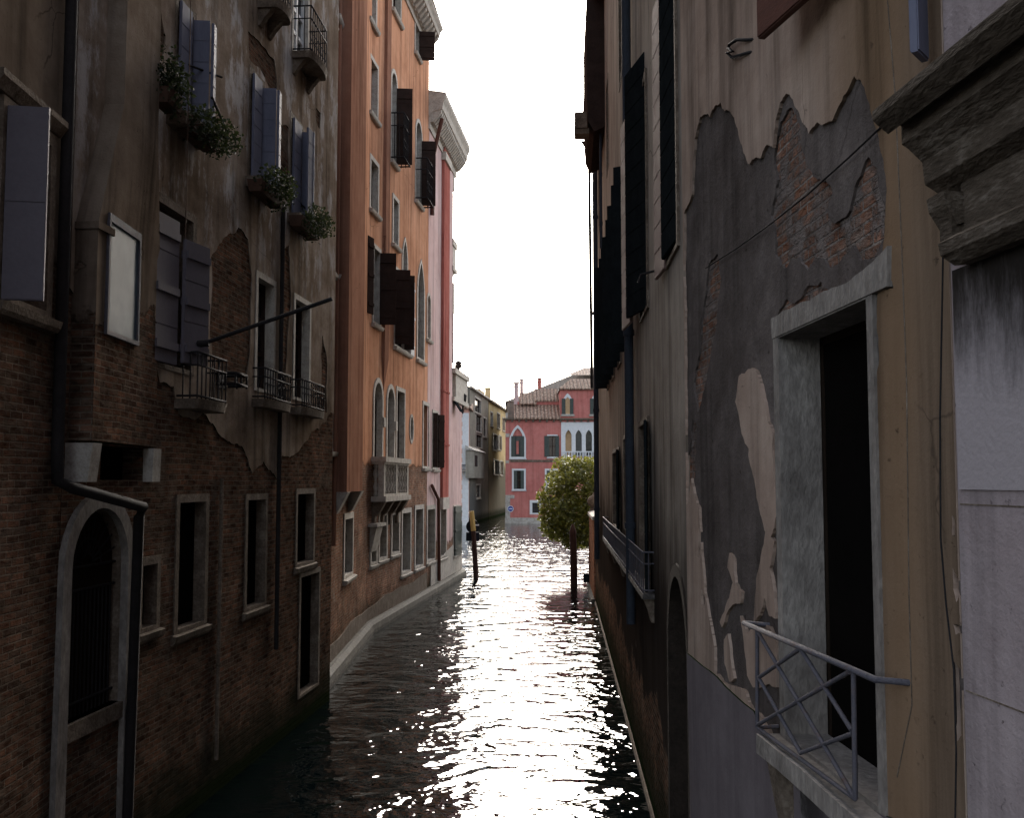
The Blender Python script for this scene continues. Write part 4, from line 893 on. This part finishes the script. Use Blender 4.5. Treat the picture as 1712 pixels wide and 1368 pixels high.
cl += [(3.3, 1.9, -48.2, .9, .6, .8), (2.7, 1.75, -47.7, .5, .4, .5), (3.9, 2.2, -47.6, .8, .9, .8), (1.6, 3.7, -48.3, .45, .4, .45), (2.6, 5.35, -48.4, .6, .4, .6), (1.9, 2.3, -47.6, .6, .5, .6), (2.3, 2.2, -48.4, .8, .5, .8), (3.2, 2.5, -47.4, .9, .8, .7), (2.6, 3.1, -47.2, .8, .8, .7), (2.0, 2.6, -47.8, .7, .55, .7), (2.5, 2.0, -47.6, .55, .5, .5), (2.9, 1.9, -47.6, .6, .5, .5), (1.75, 3.3, -47.9, .5, .5, .5)]
foliage(MB(), WORLD, cl, 16000, .17, 6).build('crown', MAT['tree_leaf'], t)

def water_pt(u, v): r = ray(u, v); k = -CAM_H / r.z; return r.x * k, r.y * k
x, y = water_pt(960, 981)
t = thing('mooring_post', 'dark red mooring post with pointed top, standing alone in the water', 'post', (x, y, 0))
MB().tube(WORLD, [(x, -1, -y), (x - .02, 1.3, -y), (x - .05, 2.25, -y)], .155, 12, .15).lathe(WORLD, x - .05, -y, [(.15, 2.2), (.165, 2.3), (.13, 2.42), (.06, 2.62), (0, 2.68)], 12).build('shaft', MAT['post'], t)
x, y = water_pt(983, 976); t = thing('wall_piling', 'short wooden piling with a dark fender against the garden wall end', 'piling', (x, y, 0))
MB().tube(WORLD, [(x + .12, -1, -y), (x + .12, 2.0, -y)], .09, 9).build('shaft', MAT['post'], t)
MB().box(WORLD, x - .2, x + .06, .05, .42, -y - .1, -y + .15).build('fender', MAT['black_shutter'], t)
x, y = water_pt(797, 966)
t = thing('sign_post', 'leaning timber post with yellow top carrying a dark round sign and plate', 'sign post', (x, y, 0))
def at(u, v): r = ray(u, v); k = y / r.y; return (r.x * k, CAM_H + r.z * k, -y)
A, B_, C_ = at(797, 985), at(791.5, 888), at(788.5, 855)
MB().tube(WORLD, [(A[0] + .03, A[1] - 1, -y), A, B_], .14, 10, .115).build('shaft', MAT['post'], t)
MB().tube(WORLD, [B_, (C_[0], C_[1], -y)], .118, 10, .11).build('painted_top', MAT['yellow_wood'], t)
c = at(790, 881); disc = []
d_ = MB(); n = 28
for k in range(n):
    pass
d_.slab(WORLD, [(c[0] + .31 * math.cos(6.2832 * k / n), c[1] + .31 * math.sin(6.2832 * k / n)) for k in range(n)], [], y * -1 - .19, y * -1 - .16, back=True)
sg = d_.build('round_sign', MAT['sign_back'], t)
c2 = at(790, 898); MB().box(WORLD, c2[0] - .31, c2[0] + .31, c2[1] - .2, c2[1] + .2, -y - .19, -y - .16).build('plate', MAT['sign_back'], t)
b = at(796.5, 878.5); MB().box(WORLD, b[0] - .1, b[0] + .12, b[1] - .03, b[1] + .03, -y - .158, -y - .15).build('bar', MAT['white_sign'], sg)

# ------------------------------------------------------------------ across the wide canal
YF = 109.0; F = Facet((-.7, YF), (17, YF)); ZE = F.hit(900, 702)[1]
H = House('red_palace', 'dark red palace with white pointed windows and tiled roofs across the canal', 'palace', (5, YF, 0), 'red_palace')
H.facet(F, ZE)
def ogee(u0, v0, u1, v1, **k): return H.window(F, 'point', u0, v0, u1, v1, **k)
w_, (s0, s1, z0, z1) = ogee(857, 716, 874, 764, sur=.34, smat='white_frame', bars=None, pane='grey_glass')
H.parts('shutter', [MB().box(F, s0 - .15, s0 + .25, z0, z0 + 2.2, -.05, .06), MB().box(F, s1 - .25, s1 + .15, z0, z0 + 2.2, -.05, .06)], 'green_shutter', w_)
H.part('curtain', MB().box(F, s0 + .4, s0 + .65, z0 + .3, z0 + 1.7, -.2, -.17).box(F, s0, s1, z0 + 2.25, z1 - .05, -.2, -.16), 'red_palace', w_)
w_, (s0, s1, z0, z1) = H.window(F, 'rect', 917, 729, 930, 764, sur=.14, smat='white_frame', bars=(1, 1), pane='grey_glass')
H.parts('shutter', [MB().box(F, s0 - .45, s0 + .08, z0, z1, -.03, .07), MB().box(F, s1 - .08, s1 + .3, z0, z1, -.03, .07)], 'green_shutter', w_)
for u0, v0, u1, v1 in ((859, 787, 876, 818), (914, 787, 931, 818)):
    w_, (s0, s1, z0, z1) = H.window(F, 'rect', u0, v0, u1, v1, sur=.2, smat='white_frame', bars=(1, 1))
    H.parts('shutter', [MB().box(F, s0 + .02, s0 + .35, z0, z1, -.1, .02), MB().box(F, s1 - .35, s1 - .02, z0, z1, -.1, .02)], 'green_shutter', w_)
H.window(F, 'rect', 890, 841, 902, 858, sur=.28, smat='white_frame', bars=(1, 1), pane='grey_glass', sill=False)
H.window(F, 'rect', 945, 841, 957, 858, sur=.28, smat='white_frame', bars=(1, 1), pane='grey_glass', sill=False)
# white triple window with balcony
sA, zA = F.hit(938, 706); zB = F.hit(938, 762)[1]; fr = []
for i in range(5):
    u = 950.5 + i * 17
    a_, _ = F.hit(u - 5.2, 740); b_, _ = F.hit(u + 5.2, 740); fr.append((a_, b_, zB, F.hit(u, 719)[1]))
sB = fr[-1][1] + .6
hol = [opening('point', *q) for q in fr]
H.hole(F, [(sA + .1, zB - .05), (sB - .1, zB - .05), (sB - .1, zA - .1), (sA + .1, zA - .1)])
tw = H.part('window', MB().slab(F, [(sA, zB - .1), (sB, zB - .1), (sB, zA), (sA, zA)], hol, -.3, .06), 'white_frame')
for i, q in enumerate(fr): H.part('pane', MB().box(F, q[0] - .05, q[1] + .05, q[2], q[3], -.36, -.31), ('warm_room', 'grey_glass', 'dark_glass')[i % 3], tw)
z0_, z1_ = F.hit(960, 776)[1], F.hit(960, 755)[1]
bl = H.part('balcony', MB().box(F, sA + .1, sB, z0_ - .2, z0_, 0, .7).box(F, sA + .1, sB, z1_ - .12, z1_, .5, .7).box(F, sA + .1, sA + .35, z0_, z1_ - .12, .48, .68), 'white_frame')
mb = []
for i in range(26): mb.append(MB()); mb[-1].lathe(F, sA + .5 + i * .3, .6, [(.06, z0_), (.1, z0_ + .35), (.05, z0_ + .7), (.08, z1_ - .12)], 6)
H.parts('baluster', mb, 'white_frame', bl)
mb = []
for v0, v1, u1 in ((725, 731, 852), (770, 775, 851), (828, 834, 860), (834, 868, 853), (690, 700, 849)):
    mb.append(MB()); mb[-1].box(F, .004 * (v0 % 3), F.hit(u1, v0)[0], F.hit(850, v1)[1], F.hit(850, v0)[1], 0, .05 + .003 * (v0 % 5))
H.parts('quoin', mb, 'stone')
zz = F.hit(900, 771)[1]; H.part('string_course', MB().box(F, .5, F.L, zz - .12, zz + .12, 0, .07), 'dark_stone')
H.part('base_course', MB().box(F, -.05, F.L, -.5, .62, 0, .12), 'stone')
mb = MB().box(F, -.2, F.L, ZE - .02, ZE + .16, -.1, .34)
for i in range(24): mb.box(F, -.1 + i * .74, .1 + i * .74, ZE - .25, ZE - .021, 0, .28)
H.part('cornice', mb, 'dark_stone')
def slope(s0, s1, Y0, z0, Y1, z1, mat='tile', name='roof', parent=None, i0=0, i1=0):
    mb = MB(); w_ = math.hypot(Y1 - Y0, z1 - z0); v = [Vector((s0 - .7, Y0, z0)), Vector((s1 - .7, Y0, z0)), Vector((s1 - .7 - i1, Y1, z1)), Vector((s0 - .7 + i0, Y1, z1))]
    mb.v += v + [q - Vector((0, 0, .14)) for q in v]
    fs = [(0, 1, 2, 3), (7, 6, 5, 4), (0, 4, 5, 1), (1, 5, 6, 2), (2, 6, 7, 3), (3, 7, 4, 0)]
    for f in fs: mb.f.append(list(f)); mb.uv.append([(mb.v[i].x, (mb.v[i].y - Y0) * 1.1 + (mb.v[i].z - z0) * .3) for i in f]); mb.sm.append(False)
    return H.part(name, mb, mat, parent)
sR = F.hit(937, 680)[0]
slope(0.9, sR, YF - .4, ZE + .17, YF + 3.2, ZE + 1.9); slope(3.2, sR, YF + 2.9, ZE + 2.35, YF + 6, ZE + 3.9); slope(1.5, 3.4, YF + 2.5, ZE + 1.95, YF + 6, ZE + 3.4)
H.part('attic', MB().box(F, 1.3, sR, ZE + .1, ZE + 2.2, -6.5, -3.1).box(F, sR, 17, ZE + .17, F.hit(960, 652)[1], -6.5, .02), 'red_palace')
ZA_ = F.hit(960, 652)[1]
H.part('cornice', MB().box(F, sR - .15, 17, ZA_ + .002, ZA_ + .14, -6.6, .25), 'stone')
slope(sR - .2, 17.2, YF - .35, ZA_ + .145, YF + 3, ZA_ + 1.5, i0=1.5)
w_, (s0, s1, z0, z1) = ogee(944, 662, 955, 693, sur=.22, bars=None, pane='warm_room', box=(F.hit(944, 680)[0], F.hit(955, 680)[0], F.hit(950, 693)[1], F.hit(950, 660)[1])) if 0 else (None, (0, 0, 0, 0))
s0, s1, z0, z1 = F.box(944, 664, 954, 693)
for k in range(2):
    d0 = k * (F.hit(996, 680)[0] - F.hit(949, 680)[0])
    w_ = H.part('window', MB().slab(F, opening('point', s0 - .2 + d0, s1 + .2 + d0, z0, z1 + .4), [opening('point', s0 + d0, s1 + d0, z0 + .02, z1)], .021, .12), 'white_frame')
    H.part('pane', MB().slab(F, opening('point', s0 + d0, s1 + d0, z0, z1), [], .021, .04), 'warm_room', w_)
    H.parts('shutter', [MB().box(F, s0 - .3 + d0, s0 + .08 + d0, z0, z0 + 1.7, .05, .13), MB().box(F, s1 - .08 + d0, s1 + .3 + d0, z0, z0 + 1.7, .05, .131)], 'green_shutter', w_)
    H.part('sill', MB().box(F, s0 - .4 + d0, s1 + .4 + d0, z0 - .2, z0, .021, .2), 'stone', w_)
# big hipped roof behind
zr0, zr1 = 4.5 + (805 - 662) / 1700 * 122, 4.5 + (805 - 618) / 1700 * 126
mb = MB(); xa, xr = 1.2, 9.0
vs = [(xa - 2, zr0 - 1, -118), (26, zr0 - 1, -118), (26, zr0 - 1, -134), (xa - 2, zr0 - 1, -134), (xr, zr1, -126), (17, zr1, -126)]
mb.add(WORLD, vs, [(0, 1, 5, 4), (1, 2, 5), (2, 3, 4, 5), (3, 0, 4)]); H.part('roof', mb, 'grey_tile')
H.part('attic', MB().box(WORLD, xa - 1.8, 25.8, 5, zr0 - 1.01, -133.8, -118.2), 'grey_house')
H.part('roof', MB().add(WORLD, [(6.6, zr1 - 1.0, -122.6), (17, zr1 - 1.0, -122.6), (17, zr1 + .25, -125.6), (9.0, zr1 + .25, -125.6)], [(0, 1, 2, 3)]), 'tile')
for u, v0, v1, wd, Y in ((863, 641, 692, .5, YF + 3.3), (872, 635, 660, .4, YF + 6.2), (902, 633, 650, .45, 119)):
    f_ = Facet((-.7, Y), (17, Y)); a = f_.hit(u, v0)[0]; zc, zb_ = f_.hit(u, v0)[1], f_.hit(u, v1)[1] - 1.5
    H.part('chimney', MB().box(f_, a - wd / 2, a + wd / 2, zb_, zc, -wd, 0).box(f_, a - wd * .75, a + wd * .75, zc, zc + .12, -wd * 1.25, wd * .25).box(f_, a - wd * .55, a + wd * .55, zc - .4, zc - .3, -wd * 1.05, wd * .05), 'pink' if u < 880 else 'red_palace')
H.finish(9)
s, z = F.hit(853.5, 851); t = thing('traffic_sign', 'small round blue sign with a white bar on the corner of the red palace', 'sign', F.pt(s, z, .13))
MB().slab(F, [(s + .3 * math.cos(6.2832 * k / 24), z + .3 * math.sin(6.2832 * k / 24)) for k in range(24)], [], .13, .16, back=True).build('disc', MAT['blue_sign'], t)
MB().slab(F, [(s + .33 * math.cos(6.2832 * k / 24), z + .33 * math.sin(6.2832 * k / 24)) for k in range(24)], [[(s + .28 * math.cos(6.2832 * k / 24), z + .28 * math.sin(6.2832 * k / 24)) for k in range(24)]], .14, .165).build('rim', MAT['white_sign'], t)
MB().slab(F, [(s - .22, z - .06), (s - .05, z - .02), (s + .22, z - .07), (s + .2, z + .02), (s + .02, z + .07), (s - .18, z + .03)], [], .16, .166).build('symbol', MAT['white_sign'], t)

F = Facet((-4.43, 106), (-2.86, 122.5)); H = House('grey_house', 'grey plaster house with a projecting bay at the mouth of the side canal', 'house', (-3.8, 114, 0), 'grey_house')
H.facet(F, F.hit(792, 651)[1])
for u0, v0, u1, v1 in ((794, 668, 804, 690), (796, 695, 805, 722), (796, 728, 806, 748), (808, 700, 813, 730), (796, 812, 803, 832)):
    H.window(F, 'rect', u0, v0, u1, v1, sur=.2, bars=(1, 1))
s0, s1 = F.hit(790, 780, .7)[0], F.hit(808, 780, .7)[0]
by = H.part('bay', MB().box(F, s0, s1, F.hit(800, 800)[1], F.hit(800, 758)[1], -.02, .8), 'grey_house')
H.part('roof', MB().profile(F, s0 - .2, s1 + .2, [(-.02, F.hit(800, 757)[1]), (.95, F.hit(800, 758)[1]), (-.02, F.hit(800, 750)[1])]), 'stone', by)
H.part('window', MB().box(F, s0 + 1, s0 + 3, F.hit(800, 782)[1], F.hit(800, 765)[1], .79, .83), 'grey_glass', by)
z = F.hit(792, 651)[1]; H.part('roof', MB().add(WORLD, [(-4.6, z + .05, -105.8), (-2.7, z + .05, -122.4), (-9, z + 2.2, -122.4), (-9, z + 2.2, -105.8)], [(0, 1, 2, 3)]), 'tile')
H.part('eaves', MB().box(F, -.1, F.L, z - .15, z + .04, 0, .3), 'stone')
H.part('chimney', MB().box(F, 2, 2.6, z, z + 2.0, -2, -1.4), 'grey_house'); H.finish(8)
F = Facet((-2.83, 122.6), (-.2, 149)); H = House('yellow_house', 'yellow plaster house with dark shutters beyond the grey house', 'house', (-1.6, 135, 0), 'yellow_house')
z = F.hit(822, 672)[1]; H.facet(F, z)
for u0, v0, u1, v1 in ((824, 727, 831, 752), (834, 729, 837, 752), (825, 770, 833, 793), (836, 772, 840, 794), (820, 690, 824, 712), (831, 692, 836, 716), (840, 700, 844, 720)):
    w_, (a, b, c, d) = H.window(F, 'rect', u0, v0, u1, v1, sur=.15, bars=None)
    if v0 > 720: H.parts('shutter', [MB().box(F, a - .7, a - .1, c, d, .05, .12), MB().box(F, b + .1, b + .7, c, d, .05, .12)], 'green_shutter', w_)
H.part('eaves', MB().box(F, 0, F.L, z - .2, z + .05, 0, .4), 'dark_stone')
H.part('roof', MB().add(WORLD, [(-2.6, z + .06, -122.6), (.1, z + .06, -149), (-6, z + 2, -149), (-9, z + 2, -122.6)], [(0, 1, 2, 3)]), 'tile')
H.part('chimney', MB().box(F, 9, 9.7, z, z + 2.2, -1.6, -.9).box(F, 8.9, 9.8, z + 2.2, z + 2.35, -1.7, -.8), 'yellow_house'); H.part('attic', MB().box(F, 3, 8, z, z + 1.6, -5, -1.5), 'yellow_house')
H.finish(8)
F = Facet((-11, 104), (-4.45, 104)); H = House('quoined_house', 'pink house with white toothed corner stones half hidden behind the pink palace', 'house', (-7, 104, 0), 'far_pink')
z = F.hit(775, 684)[1]; H.facet(F, z)
mb = []; n = int(z / .46)
for i in range(n): mb.append(MB()); mb[-1].box(F, F.L - (.95 if i % 2 else .62), F.L + .02, i * .46, i * .46 + .455, -.3, .06)
H.parts('quoin', mb, 'white_frame')
H.window(F, 'rect', 758, 800, 765, 840, sur=.2, bars=None)
zb_ = F.hit(772, 786)[1]; bl = H.part('balcony', MB().box(F, F.L - 1.4, F.L + .1, zb_ - .15, zb_, .06, .7), 'stone')
H.part('railing', railing(MB(), F, F.L - 1.35, F.L + .05, zb_, zb_ + .5, .06, .65, .03, 6), 'iron', bl)
H.part('roof', MB().profile(F, 0, F.L + .3, [(-8, z + 1.5), (-8, z), (.3, z + .003), (.3, z + .12)]), 'tile'); H.finish(10)
